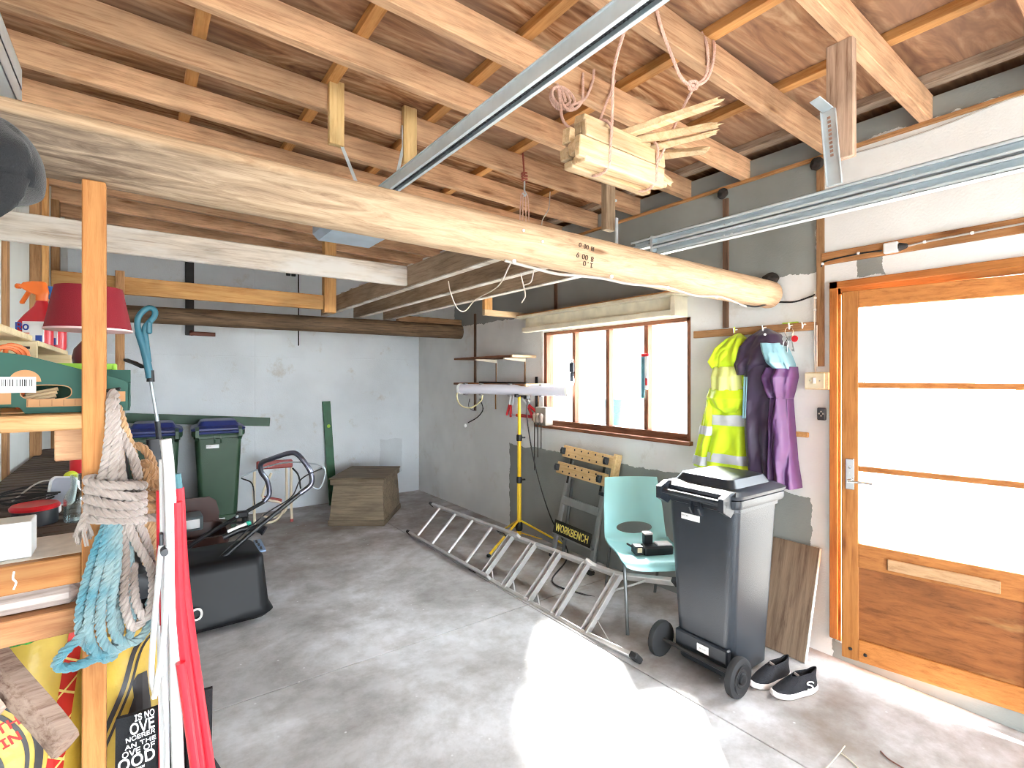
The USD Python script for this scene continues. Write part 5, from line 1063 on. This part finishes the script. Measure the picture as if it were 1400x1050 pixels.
wc.add('loose_end', tube(smooth_path([(q[0] - .05, q[1] - .05, 1.13), (q[0] + .02, q[1], 1.185), (q[0] + .08, q[1] + .05, 1.17), (q[0] + .11, q[1] + .02, 1.12)], 6), .003, 6), grey_cable)

# rope hanks on the post
def rope_mat(name, a, b, s=7):
    return usdkit.material(stage, '/World/Looks/' + name, {'g': ('geometry', {}), 'n': ('noise_texture', {'scale': s, 'detail': 3.0}), 'n2': ('noise_texture', {'scale': 300.0, 'detail': 3.0}), 'r': ('rgb_ramp', {'ramp': [(0.38, a), (0.6, b)]}),
        'b': ('bump', {'strength': .6, 'distance': .002}), 'p': ('principled_bsdf', {'roughness': .9, 'specular_ior_level': .1, 'sheen_weight': .3})},
        [('g.position', 'n.vector'), ('g.position', 'n2.vector'), ('n.fac', 'r.fac'), ('n2.fac', 'b.height'), ('r.color', 'p.base_color'), ('b.normal', 'p.normal')], 'p.BSDF')
rgrey = rope_mat('grey_rope', srgb(126, 112, 104), srgb(172, 160, 154)); rblue = rope_mat('blue_rope', srgb(72, 124, 138), srgb(128, 148, 150), 9); rtan = rope_mat('tan_rope', srgb(150, 112, 78), srgb(194, 158, 118))
YR = 1.535
def on(px_pts, y0=YR): return [np.array(p) for p in px_pts]
hk = thing('blue_rope_hank', 'thick faded blue-grey rope coiled in a hank on the front post', 'rope', (-.04, 1.53, 1.0))
hk.add('hanging_end', rope(smooth_path([(-0.049, 1.600, 1.562), (-0.048, 1.580, 1.537), (-0.046, 1.565, 1.493), (-0.043, 1.550, 1.450), (-0.036, 1.545, 1.380), (-0.032, 1.540, 1.327)], 5), .0135, .055, 6, fuzz=.1), rgrey)
ups = [[(-0.052, 1.570, 1.547), (-0.054, 1.545, 1.469), (-0.063, 1.535, 1.384), (-0.083, 1.530, 1.319), (-0.099, 1.525, 1.268), (-0.102, 1.525, 1.247)],
       [(-0.046, 1.560, 1.520), (-0.043, 1.540, 1.451), (-0.047, 1.530, 1.383), (-0.051, 1.530, 1.332)], [(-0.037, 1.580, 1.465), (-0.009, 1.550, 1.403), (0.002, 1.550, 1.348)]]
for u in ups: hk.add('upper_strand', rope(smooth_path(u, 6), .0105, .045, 6, fuzz=.1), rgrey)
fz = np.array((-0.101, 1.525, 1.252))
hk.add('frayed_end', cat([tube([fz + (.008 * math.cos(k), .006 * math.sin(k), .012), fz + (.016 * math.cos(k), .012 * math.sin(k), -.012), fz + (.018 * math.cos(k + .3), .014 * math.sin(k), -.02 - .01 * (k % 3))], .002, 4) for k in range(14)]), rgrey, kind='stuff')
for k, (z, dy) in enumerate(((672, 0), (684, -.006), (696, -.002), (660, .004), (708, .006))):
    c = np.array((-0.037, 1.530, 1.305))
    zz = c[2] - (z - 684) * .00172
    ring = [(c[0] - .004 + .052 * math.cos(a), c[1] + dy + .034 * math.sin(a), zz - .013 * math.cos(a) + .003 * math.sin(2 * a + k)) for a in np.linspace(-math.pi, math.pi * 1.02, 30)]
    hk.add('wrap', rope(ring, .0108, .045, 6, fuzz=.08), rgrey)
lows = [((-0.053, 1.530, 1.272), (-0.082, 1.520, 1.185), (-0.105, 1.515, 1.075), (-0.103, 1.515, 1.007), (-0.073, 1.520, 0.954), (-0.04, 1.530, 0.965), (-0.033, 1.540, 1.099), (-0.036, 1.545, 1.239)),
        ((-0.05, 1.520, 1.273), (-0.066, 1.505, 1.186), (-0.085, 1.500, 1.092), (-0.089, 1.500, 1.009), (-0.066, 1.505, 0.950), (-0.042, 1.515, 0.955), (-0.04, 1.530, 1.052)),
        ((-0.045, 1.515, 1.273), (-0.052, 1.500, 1.168), (-0.068, 1.495, 1.072), (-0.065, 1.495, 0.996), (-0.042, 1.500, 0.964), (-0.015, 1.515, 0.981), (-0.012, 1.530, 1.097), (-0.023, 1.535, 1.248)),
        ((-0.039, 1.520, 1.271), (-0.039, 1.505, 1.163), (-0.05, 1.500, 1.065), (-0.042, 1.500, 0.998), (-0.012, 1.505, 0.967), (0.017, 1.520, 0.987), (0.024, 1.530, 1.053)),
        ((-0.031, 1.530, 1.268), (-0.023, 1.515, 1.157), (-0.026, 1.510, 1.073), (-0.009, 1.510, 1.002), (0.021, 1.520, 1.030), (0.031, 1.530, 1.087), (0.017, 1.540, 1.195), (-0.012, 1.540, 1.271)),
        ((-0.026, 1.525, 1.277), (-0.005, 1.510, 1.207), (0.024, 1.505, 1.141), (0.03, 1.510, 1.076), (0.017, 1.510, 1.017), (-0.005, 1.520, 1.064), (-0.009, 1.530, 1.149))]
for k, u in enumerate(lows): hk.add('lower_strand', rope(smooth_path(list(u), 6), .0098, .042, 6, fuzz=.16), rblue if k < 4 else rgrey)
hk.add('tail_loop', rope(smooth_path([(-0.039, 1.510, 0.964), (-0.066, 1.505, 0.958), (-0.117, 1.500, 0.949), (-0.144, 1.500, 0.961), (-0.135, 1.495, 0.985), (-0.104, 1.500, 1.014), (-0.079, 1.505, 1.055)], 6), .0105, .045, 6, fuzz=.15), rblue)
hk.add('nail', rod((-.062, 1.60, 1.565), (-.035, 1.59, 1.57), .004), iron)
tk = thing('tan_rope_hank', 'tan rope coiled in a hank beside the blue one on the front post', 'rope', (0, 1.6, 1.1))
for u in ([(-0.042, 1.620, 1.524), (-0.03, 1.610, 1.480), (-0.015, 1.600, 1.425), (-0.003, 1.590, 1.361), (0.005, 1.585, 1.277)], [(-0.016, 1.630, 1.425), (0.01, 1.625, 1.416), (0.029, 1.620, 1.381), (0.036, 1.610, 1.334), (0.025, 1.600, 1.309)],
          [(0.002, 1.610, 1.366), (0.018, 1.605, 1.380), (0.03, 1.600, 1.346), (0.011, 1.595, 1.312)], [(0.012, 1.600, 1.367), (0.025, 1.595, 1.329), (0.041, 1.600, 1.316)]):
    tk.add('strand', rope(smooth_path(u, 6), .0105, .045, 6), rtan)
for k in range(5):
    xk = 194 + 5 * k
    u = {0: [(0.008, 1.600, 1.308), (0.007, 1.590, 1.258), (0.011, 1.595, 1.182), (0.018, 1.600, 1.123)], 1: [(0.018, 1.595, 1.307), (0.017, 1.585, 1.257), (0.022, 1.590, 1.181), (0.027, 1.600, 1.112)], 2: [(0.025, 1.600, 1.309), (0.027, 1.590, 1.255), (0.031, 1.590, 1.170), (0.03, 1.600, 1.102)],
         3: [(0.034, 1.605, 1.311), (0.037, 1.595, 1.252), (0.039, 1.600, 1.166), (0.036, 1.605, 1.089)], 4: [(0.042, 1.610, 1.309), (0.045, 1.605, 1.239), (0.044, 1.605, 1.154), (0.039, 1.610, 1.077)]}[k]
    tk.add('strand', rope(smooth_path(u, 6), .0105, .045, 6), rtan)
for k, c in enumerate(((0.027, 1.595, 1.272), (0.03, 1.600, 1.243), (0.025, 1.600, 1.296))):
    c = np.array(c); tk.add('wrap', rope([(c[0] + .034 * math.cos(a), c[1] + .024 * math.sin(a), c[2] - .006 * math.cos(a)) for a in np.linspace(-3.14, 3.2, 26)], .0105, .045, 6), rgrey if k == 1 else rtan)

# white and red folding airer leaning by the post
ar = thing('folding_airer', 'folded white and red clothes airer standing against the front post', 'clothes airer', (.1, 1.5, 0))
wp = plain('white_enamel', srgb(222, 222, 224), .3, vary=.02); rp = plain('red_enamel', srgb(220, 36, 52), .32, vary=.04)
def flat(p, w, t_, m, nm='upright'):
    p = smooth_path(p, 6); up = V3(.3, -1, 0)
    rings = []
    for i, c in enumerate(p):
        ta = unit(p[min(i + 1, len(p) - 1)] - p[max(i - 1, 0)]); sd = unit(np.cross(ta, up)); nn = np.cross(sd, ta)
        ww = w[0] + (w[1] - w[0]) * i / (len(p) - 1)
        rings.append(np.array([c + sd * ww * .5 * x + nn * t_ * .5 * y for x, y in ((1, .5), (.7, 1), (-.7, 1), (-1, .5), (-1, -.5), (-.7, -1), (.7, -1), (1, -.5))]))
    ar.add(nm, loft(rings), m)
flat([(.088, 1.49, .012), (.0795, 1.47, .60), (.065, 1.455, 1.2), (.059, 1.455, 1.38), (.053, 1.455, 1.452)], (.026, .021), .022, wp)
flat([(.05, 1.49, .012), (.058, 1.49, .5), (.052, 1.49, 1.0), (.047, 1.49, 1.4)], (.012, .012), .012, wp)
flat([(.03, 1.44, .855), (.035, 1.44, .88), (.05, 1.445, 1.0), (.058, 1.45, 1.2)], (.011, .011), .012, wp, 'loop_leg'); flat([(.033, 1.455, .855), (.026, 1.455, .90), (.03, 1.46, 1.0), (.045, 1.465, 1.2)], (.011, .011), .012, wp, 'loop_leg')
for k in range(7): ar.add('white_rod', rod((.058 + .003 * k, 1.52 - .006 * k, .03 + .05 * k), (.036 + .003 * k, 1.50 - .006 * k, 1.12 - .06 * k), .0022, 8), wp)
ar.add('red_tube', tube(smooth_path([(.205, 1.47, .012), (.157, 1.47, .5), (.094, 1.47, 1.05), (.078, 1.47, 1.33)], 6), .0135, 12), rp)
ar.add('red_tube', tube(smooth_path([(.178, 1.455, .012), (.132, 1.455, .55), (.085, 1.455, 1.0), (.074, 1.455, 1.3)], 6), .012, 12), rp)
ar.add('red_tube', tube([(.15, 1.44, .3), (.082, 1.44, .92)], .01, 12), rp)
ar.add('red_tube', tube([(.055, 1.53, .012), (.045, 1.52, 1.32)], .009, 12), rp)
ar.add('hinge_peg', cat(rod((.05, 1.43, 1.19), (.05, 1.47, 1.19), .008), bx((.045, 1.47, 1.205), (.008, .02, .045), .002)), dark_plastic)
ar.add('rivet', ball((.064, 1.442, 1.23), .004, 1), steel); ar.add('tube_plug', rod((.08, 1.47, 1.325), (.076, 1.47, 1.365), .009, 10), plain('teal_plug', srgb(60, 110, 120), .5))

# coal sacks, tote bag and split log under the bench
yel = plain('yellow_sack', srgb(204, 172, 72), .4, vary=.14, vscale=10, bump=.5, bscale=16); blk = plain('print_black', srgb(44, 40, 42), .45, vary=.1); redp = plain('print_red', srgb(196, 44, 38), .45, vary=.06); paley = plain('print_pale', srgb(238, 214, 130), .5)
def sack(label, x0, x1, y0, h, seed, lean):
    t = thing('coal_sack', label, 'sack', ((x0 + x1) / 2, y0 + .1, 0))
    cx_, w = (x0 + x1) / 2, (x1 - x0) / 2
    def front(x, z): u, q = (x - cx_) / w, z / h; return y0 + lean * q + .09 - .12 * np.sqrt(np.clip(1 - u * u, 0, 1)) * np.clip(np.sin(np.pi * np.clip(.08 + .88 * q, 0, 1)), 0.15, 1) ** .5 + .012 * (meshkit.noise(np.stack([x * 14, z * 9, 0 * x], -1), seed) - .5)
    us, zs_ = np.linspace(-.995, .995, 40), np.linspace(0.002, h, 40)
    X, Z = np.meshgrid(cx_ + w * us, zs_); Pf = np.stack([X, front(X, Z), Z], -1); Pb = Pf.copy(); Pb[..., 1] = 2 * (y0 + .09 + lean * Z / h) - Pf[..., 1]
    rings = [np.vstack([Pf[i], Pb[i][::-1]]) for i in range(len(Pf))]
    t.add('bag', loft(rings), yel, smooth=60)
    def dec(poly, mat, nm, off=.0025):
        poly = poly.intersection(sg.box(x0 + .004, .01, x1 - .004, h - .01))
        if poly.is_empty: return
        cells = []
        for g in getattr(poly, 'geoms', [poly]):
            for a in np.arange(g.bounds[0], g.bounds[2], .014):
                for b in np.arange(g.bounds[1], g.bounds[3], .03):
                    q = g.intersection(sg.box(a, b, a + .0141, b + .0301))
                    cells += [k for k in getattr(q, 'geoms', [q]) if k.geom_type == 'Polygon' and k.area > 1e-7]
        v, f = cat([tm(trimesh.creation.extrude_polygon(k, .001, engine='earcut')) for k in cells])
        y = front(v[:, 0], v[:, 1]) - off - v[:, 2]
        t.add(nm, (np.stack([v[:, 0], y, v[:, 1]], 1), f[:, ::-1]), mat, smooth=False)
    return t, dec
sk, dec = sack('yellow coal sack with a black ring, left of the front post', -.52, -.118, 1.66, .96, 3, .08)
ring = lambda cx_, cz, r0, r1, sx=1: shapely.affinity.scale(sg.Point(cx_, cz).buffer(r1, quad_segs=20).difference(sg.Point(cx_, cz).buffer(r0, quad_segs=20)), sx, 1.25)

dec(ring(-.33, .66, .125, .14), blk, 'ring_print'); dec(ring(-.33, .66, .108, .116), blk, 'ring_print'); dec(shapely.affinity.scale(sg.Point(-.34, .64).buffer(.085), 1, 1.2), blk, 'round_print')
dec(sg.Polygon([(-.145, .94), (-.115, .94), (-.165, .5), (-.20, .5)]), redp, 'red_stripe')
for k in range(6): dec(sg.LineString([(-.2, .5 + .08 * k), (-.11, .58 + .08 * k)]).buffer(.0022).union(sg.LineString([(-.2, .58 + .08 * k), (-.11, .5 + .08 * k)]).buffer(.0022)).intersection(sg.Polygon([(-.145, .94), (-.115, .94), (-.165, .5), (-.20, .5)])), paley, 'lattice_print', .004)
for s, p in (('TH', (-0.237, 1.600, 0.812)), ('IN', (-0.232, 1.600, 0.777))): sk.add('lettering', text(s, .022, frame(p, (1, 0, 0), (0, -1, 0)) @ Rz(20)), redp)
sk2, dec = sack('yellow coal sack with a torn-edged black print, right of the front post', -.112, .06, 1.63, .90, 8, .06)
dec(sg.Polygon([(-.105, .90), (-.07, .90), (-.10, .72), (-.112, .72)]), redp, 'red_stripe')
for k in range(4): dec(sg.LineString([(-.112, .72 + .06 * k), (-.075, .78 + .06 * k)]).buffer(.002).union(sg.LineString([(-.112, .78 + .06 * k), (-.075, .72 + .06 * k)]).buffer(.002)), paley, 'lattice_print', .004)
arc = [(.035, .90), (-.005, .86), (-.03, .78), (-.062, .70), (-.09, .62), (-.095, .54), (-.07, .47)]
dec(sg.LineString(smooth_path([(a, b, 0) for a, b in arc], 6)[:, :2]).buffer(.0055), blk, 'ring_print'); dec(sg.LineString(smooth_path([(a + .014, b - .004, 0) for a, b in arc], 6)[:, :2]).buffer(.003), blk, 'ring_print')
jag = [(.02, .80), (.0, .80)] + [(-.012 - .034 * k / 8 + (.008 if k % 2 else 0), .785 - .035 * k) for k in range(9)] + [(-.02, .48), (.04, .60)]
dec(sg.Polygon(jag).buffer(0), blk, 'coal_print')
tt = thing('tote_bag', 'black cotton tote bag with white lettering, leaning on the sack', 'bag', (.03, 1.53, 0))
cot = plain('black_cotton', srgb(26, 26, 30), .9, vary=.15, vscale=30, bump=.3, bscale=300)
Gt = [[(x + .03 * (z - .35) * .4, 1.535 + .03 * math.sin(5 * x + 3 * z) * .3 + .02 * z - .02 * math.cos(x * 22) * .4, z) for x in np.linspace(-.047, .155, 20)] for z in np.linspace(.004, .775, 24)]
tt.add('cloth', sheet(np.array(Gt), .012), cot, smooth=60)
tt.add('gusset', sheet(np.array([[(.10 + .11 * k, 1.53 + .03 * k, z * (1 - .35 * k)) for k in np.linspace(0, 1, 8)] for z in np.linspace(.004, .74, 10)]), .01), cot)
def line(s, p0, p1, h, sk_=6, w=None):
    c = (np.array(p0) + np.array(p1)) / 2; wd = abs(p1[0] - p0[0])
    tt.add('lettering', text(s, h, frame(c + (0, -.016, 0), (1, 0, .06), (0, -1, 0)), True, .0015, width=wd), label_white)
for s_, x0_, x1_, z_, h_ in (('IS NO', (-0.006, 1.535, 0.787), (0.033, 1.535, 0.774), .0, .0155), ('OVE', (-0.015, 1.535, 0.764), (0.033, 1.535, 0.748), 0, .026), ('NCERER', (-0.023, 1.535, 0.744), (0.034, 1.535, 0.724), 0, .0105), ('AN THE', (-0.025, 1.535, 0.729), (0.036, 1.535, 0.705), 0, .0095),
                             ('OVE OF', (-0.03, 1.535, 0.714), (0.034, 1.535, 0.688), 0, .0135), ('OOD', (-0.038, 1.535, 0.693), (0.034, 1.535, 0.664), 0, .026), ('BERNARD SHAW', (-0.036, 1.535, 0.666), (0.014, 1.535, 0.647), 0, .006)):
    line(s_, x0_, x1_, h_)
sl_ = thing('split_log', 'long weathered split log lying across the near coal sack', 'firewood', tuple((-0.185, 1.565, 0.863)))
la, lb_ = np.array((-0.299, 1.686, 1.000)), np.array((-0.133, 1.465, 0.796)); ax = unit(lb_ - la); Ls = np.linalg.norm(lb_ - la)
fm = frame(la, ax, -Fv)
sec = np.array([(-.04, -.008), (-.026, .012), (.0, .02), (.026, .016), (.042, -.004), (.014, -.024), (-.022, -.022)])
sec = np.vstack([sec[i] * (1 - t) + sec[(i + 1) % 7] * t for i in range(7) for t in (0, .5)])
rings = [np.stack([np.full(14, x), sec[:, 0] * (1 + .08 * math.sin(9 * x)), sec[:, 1] + .006 * math.sin(14 * x)], 1) for x in np.linspace(0, Ls, 14)]
sl_.add('log', move(loft(rings), fm), wood('split_wood', srgb(120, 88, 72), srgb(190, 164, 148), 'x', scale=1.2, stain=srgb(104, 78, 66), stain_at=(.55, .7)))
sl_.add('bark_strip', move(loft([np.stack([np.full(14, x), sec[:, 0] * .5 - .035 * (1 - .5 * x), sec[:, 1] * .5 + .03], 1) for x in np.linspace(0, Ls * .55, 8)]), fm), wood('bark_wood', srgb(186, 150, 130), srgb(226, 204, 190), 'x', scale=1.5))
gp = np.array((-0.228, 1.620, 0.964)); solo('green_bag', 'crumpled green plastic bag tucked under the bench rail', 'bag', rough(ball(gp + (0, .09, 0), .05, 3, (1, .6, .5)), .02, 26, 2), plain('green_film', srgb(30, 150, 60), .3))
# ------------------------------------------------------------------ towards the back wall
vac = thing('upright_trimmer', 'teal handled upright trimmer hanging from the rack back post', 'garden trimmer', (.05, 4.4, .6))
tealh = plain('teal_handle', srgb(58, 122, 142), .4, vary=.05)
def pv(p): return np.array(p)
hpts = [(0.069, 4.400, 1.590), (0.057, 4.400, 1.677), (0.032, 4.400, 1.805), (0.003, 4.400, 1.922), (-0.001, 4.400, 1.993), (0.019, 4.400, 2.045), (0.061, 4.400, 2.085), (0.095, 4.400, 2.072), (0.095, 4.400, 2.030), (0.061, 4.400, 1.976), (0.04, 4.400, 1.934), (0.048, 4.400, 1.831), (0.061, 4.400, 1.703)]
vac.add('handle', tube(smooth_path(hpts, 6), [.024] * 6 * 3 + [.019] * (6 * 9 + 1), 12), tealh)
vac.add('trigger_guard', bx(pv((0.065, 4.380, 1.944)), (.035, .03, .09), .01), tealh)
vac.add('collar', lathe([(.024, -.03), (.02, .05)], 14, T(*(0.073, 4.400, 1.595))), black_plastic)
vac.add('pole', rod((0.069, 4.400, 1.605), (0.116, 4.400, 1.262), .011), steel)
vac.add('lower_tube', rod((0.112, 4.400, 1.283), (0.137, 4.400, 0.947), .018), dark_plastic)
vac.add('motor_head', loft([np.array(rring(.10, .08, .03, z, cx=x, cy=4.4)) for x, z in ((.11, .75), (.105, .9), (.10, 1.08), (.095, 1.16))]), dark_plastic)
vac.add('shaft', rod((.115, 4.4, .02), (.11, 4.4, .78), .016), dark_plastic)
hb = thing('trimmer_bracket', 'black two-part bracket holding the trimmer to the brown post', 'bracket', (-.05, 4.6, 1.62))
hb.add('arm', cat(bar((-0.073, 4.820, 1.727), (-0.01, 4.550, 1.695), .03, .02), bar((-0.023, 4.550, 1.700), (0.032, 4.420, 1.667), .035, .016)), black_plastic)

gl = thing('green_rail_board', 'long dark green painted board lying across behind the two green bins', 'board', (.6, 6.5, 1.05))
gl.add('board', bar((-.1, 6.525, 1.178), (1.255, 6.525, 1.066), .03, .1, (0, 0, 1)), plain('green_paint', srgb(44, 78, 56), .5, vary=.15))
gu = thing('green_plank', 'dark green painted plank standing upright against the back wall beside the chest', 'plank', (1.95, 6.5, 0))
gu.add('plank', bar((1.965, 6.43, .0), (1.91, 6.535, 1.29), .095, .03, (0, -1, 0)), plain('green_paint_two', srgb(40, 92, 62), .5, vary=.2))
gu.add('sticker', move(lathe([(0, 0), (.022, 0), (.02, .002), (0, .002)], 16), T(1.927, 6.49, .98) @ Rx(90)), plain('sticker_green', srgb(150, 190, 60), .5))
ia = thing('iron_wall_bracket', 'black iron upright with a brown cranked handle high on the back wall', 'bracket', (.46, 6.54, 2.05))
ia.add('upright', bb(.415, .495, 6.52, 6.56, 2.05, 2.9, .004), iron); ia.add('handle', cat(rod((.47, 6.5, 2.07), (.69, 6.46, 2.065), .022), rod((.47, 6.54, 2.1), (.47, 6.49, 2.06), .02)), plain('rust_brown', srgb(112, 64, 52), .6))
bs = thing('back_wall_socket', 'small black socket with a thin dark cable down the back wall', 'socket', (1.5, 6.55, 2.8))
bs.add('socket', cat(bb(1.44, 1.49, 6.53, 6.56, 2.82, 2.86, .006), bb(1.5, 1.55, 6.53, 6.56, 2.82, 2.86, .006)), black_plastic)
bs.add('cable', rod((1.585, 6.555, 2.87), (1.585, 6.555, 1.98), .007, 8), iron)

chs = thing('wooden_chest', 'dark grey-brown painted wooden chest with a plinth in front of the back corner', 'chest', M=T(1.64, 5.55, 0) @ Rz(-37))
chm = wood('chest_wood', srgb(96, 84, 68), srgb(138, 122, 102), 'x', grain=.5, stain=srgb(82, 70, 58), stain_at=(.55, .75))
D_ = .74
for nm, m in (('body', loft([np.array([(.01, .01, .05), (.60, .01, .05), (.60, D_, .05), (.01, D_, .05)]), np.array([(.045, .04, .44), (.575, .04, .44), (.575, D_ - .02, .44), (.045, D_ - .02, .44)])])), ('plinth', bb(0, .61, -.005, D_ + .01, 0, .06, .006)), ('lid', bb(.02, .60, .0, D_, .435, .50, .008)), ('lid_lip', bb(.01, .61, -.008, D_ + .006, .495, .512, .006))):
    chs.add(nm, m, chm, world=False)
fs = thing('folding_stool', 'folded cream tube step stool with a red seat near the back wall', 'stool', (1.2, 6.0, 0))
crt = plain('cream_tube', srgb(226, 212, 186), .4, vary=.05); redv = plain('red_vinyl', srgb(150, 62, 58), .5, vary=.08)
fs.add('seat', move(bx((0, 0, 0), (.36, .05, .09), .012), T(1.2, 5.98, .645) @ Rx(-10) @ Ry(2)), redv)
for x in (1.0, 1.37): fs.add('leg', tube(smooth_path([(x, 5.98, .6), (x - .005, 5.97, .3), (x, 5.96, .0)], 5), .014, 10), crt)
fs.add('leg', tube(smooth_path([(1.33, 6.03, .6), (1.33, 6.02, .2), (1.30, 6.02, .1), (1.18, 6.02, .06), (1.08, 6.02, .1)], 6), .013, 10), crt)
fs.add('inner_frame', tube(smooth_path([(1.16, 5.95, .56), (1.08, 5.95, .36), (1.10, 5.95, .29), (1.26, 5.95, .22), (1.27, 5.95, .12), (1.2, 5.95, .04), (1.08, 5.95, .03)], 6), .013, 10), crt)
fs.add('step', move(bx((0, 0, 0), (.2, .03, .05), .01), T(1.17, 5.96, .27) @ Ry(18)), redv)
for x in (1.0, 1.37): fs.add('rubber_foot', rod((x, 5.96, .0), (x, 5.96, .03), .018), redv)

br_ = plain('brown_plastic', srgb(72, 44, 38), .4, vary=.08)
bt2 = thing('brown_trough', 'dark brown plastic trough behind the lawnmower', 'trough', (.3, 4.85, 0))
bt2.add('tub', loft([rring(.52, .42, .08, .06, cx=.30, cy=4.85), rring(.62, .52, .1, .34, cx=.30, cy=4.85), rring(.66, .56, .1, .35, cx=.30, cy=4.85), rring(.58, .48, .09, .345, cx=.30, cy=4.85), rring(.48, .38, .07, .1, cx=.30, cy=4.85)], caps=True), br_, smooth=50)
bt2.add('back_board', xz([(.0, .2), (.56, .2), (.575, .42), (.55, .52), (.50, .56), (.0, .57)], 5.1, 5.12), br_); bt2.add('base', bb(.1, .5, 4.7, 5.0, 0, .07, .01), br_)
gb = thing('grey_toolbox', 'small grey case with a white label lying in the brown trough', 'case', (.28, 4.9, .35))
gb.add('case', bb(.12, .43, 4.82, 5.02, .352, .47, .012), plain('case_grey', srgb(84, 94, 98), .5)); gb.add('label', bb(.31, .405, 4.815, 4.822, .375, .445, .002), label_white)

# lawnmower
mw = thing('lawnmower', 'black rotary lawnmower with a chrome-topped handle and grass box', 'lawnmower', (.4, 3.95, 0))
mow_blk = plain('mower_black', srgb(26, 27, 31), .38, vary=.08)
near = [(.20, 3.74, .24), (.30, 3.78, .30), (.62, 3.79, .55), (.93, 3.80, .77)]; far = [(.20, 4.28, .30), (.32, 4.26, .41), (.55, 4.25, .535), (.78, 4.25, .645)]
for p in (near, far): mw.add('handle_tube', tube(smooth_path(p, 6), .0145, 12), mow_blk)
grip = [(.78, 4.25, .645), (.815, 4.25, .70), (.80, 4.25, .80), (.755, 4.245, .88), (.755, 4.22, .945), (.80, 4.12, .985), (.88, 3.92, 1.045), (.925, 3.85, 1.04), (.985, 3.81, .95), (1.01, 3.80, .88), (1.0, 3.80, .82), (.93, 3.80, .77)]
gp_ = smooth_path(grip, 8)
mw.add('grip_bar', tube(gp_, .018, 12), plain('dark_chrome', srgb(110, 112, 128), .22, metal=.8))
mw.add('bail_bar', tube(smooth_path([(0.645, 4.400, 0.825), (0.756, 4.300, 0.890), (0.900, 4.000, 0.967), (1.066, 3.750, 0.958), (1.081, 3.750, 0.862), (1.053, 3.780, 0.791), (0.998, 3.800, 0.816)], 6), .006, 8), steel)
mw.add('cable', tube(smooth_path([(0.645, 4.400, 0.814), (0.705, 4.300, 0.778), (0.712, 4.250, 0.631)], 5), .005, 6), black_cable); mw.add('cable', tube(smooth_path([(0.902, 3.900, 0.938), (0.930, 3.850, 0.890), (0.938, 3.820, 0.799)], 5), .006, 6), black_cable)
mw.add('cable', tube(smooth_path([(1.066, 3.750, 0.942), (0.938, 3.800, 0.871), (0.869, 3.800, 0.750), (0.691, 3.800, 0.650), (0.429, 3.800, 0.430)], 6), .005, 6), black_cable)
mw.add('cable_sleeve', rod((0.488, 3.900, 0.553), (0.603, 3.900, 0.587), .012, 10), label_white); mw.add('cable_ring', rod((0.607, 3.900, 0.586), (0.630, 3.900, 0.593), .016, 12), plain('teal_ring', srgb(40, 190, 160), .4))
mw.add('discharge_spout', tube(smooth_path([(0.462, 3.900, 0.518), (0.571, 3.900, 0.553), (0.671, 3.900, 0.545), (0.714, 3.880, 0.522)], 5), [.02] * 5 + [.022] * 5 + [.03] * 5 + [.034], 14), mow_blk)
mw.add('bolt', ball((0.587, 4.200, 0.574), .012, 1), steel); mw.add('clamp', bx((0.626, 4.240, 0.575), (.08, .05, .05), .01), mow_blk)
gx = mw.add('grass_box', loft([rring(.50, .48, .07, .04, cx=.44, cy=3.86), rring(.55, .52, .07, .07, cx=.45, cy=3.86), rring(.52, .49, .07, .11, cx=.44, cy=3.86), rring(.50, .44, .06, .36, cx=.43, cy=3.89), rring(.50, .42, .06, .40, cx=.43, cy=3.90), rring(.44, .36, .05, .43, cx=.43, cy=3.90)]), plain('grass_box_black', srgb(17, 18, 21), .5, spec=.3, vary=.08), smooth=50)
gx.add('vent_strip', cat(bar((.683, 3.80, .408), (.70, 4.08, .408), .05, .012, (0, 0, 1))), plain('vent_blue_grey', srgb(120, 146, 180), .4))
for k in range(3): gx.add('vent_slot', bar((.685, 3.83 + .085 * k, .416), (.69, 3.89 + .085 * k, .416), .014, .004, (0, 0, 1)), black_plastic)
gx.add('lettering', text('TO', .068, frame((.255, 3.595, .165), (1, 0, 0), (0, -1, .12)), True, .003), plain('pale_print', srgb(214, 210, 206), .5))
mw.add('deck', loft([rring(.56, .50, .12, .07, cx=.02, cy=4.0), rring(.6, .54, .14, .12, cx=.02, cy=4.0), rring(.54, .48, .13, .2, cx=.02, cy=4.0), rring(.3, .3, .1, .23, cx=-.02, cy=4.0)]), mow_blk, smooth=50)
mw.add('engine', loft([rring(.26, .26, .08, .22, cx=-.02, cy=4.0), rring(.28, .28, .09, .33, cx=-.02, cy=4.0), rring(.22, .22, .09, .38, cx=-.02, cy=4.0)]), dark_plastic, smooth=50)
mw.add('engine_cover', bb(.14, .26, 3.76, 3.86, .26, .36, .012), grey_paint_metal)
for x, y, r in ((-.2, 3.72, .09), (-.2, 4.28, .09), (.27, 3.69, .1), (.27, 4.31, .1)): mw.add('wheel', lathe([(.02, -.022), (r - .008, -.024), (r, -.014), (r, .014), (r - .008, .024), (.02, .022)], 24, T(x - .02 if y < 4 else x, y, r) @ Rx(90)), rubber)
lt = thing('door_track', 'left galvanised overhead door track ending at the front log', 'door track', (-.25, .8, 2.25))
lt.add('upper_channel', channel(YF, 1.72, 2.33, -.25), steel); lt.add('lower_channel', channel(YF, 1.72, 2.277, -.25), steel)
pf = plain('white_fluff', srgb(226, 226, 226), .9, vary=.12, bump=.5)
for c, r, lab in (((-0.520, 3.405, 3.174), .05, 'white crumbly sealant at the end of the upper left joist'), ((-0.520, 3.858, 3.183), .06, 'white crumbly sealant on the left wall just above the log')):
    solo('sealant_lump', lab, 'sealant', rough(ball(c, r, 3, (.6, 1.2, 1)), .025, 30, 6), pf)
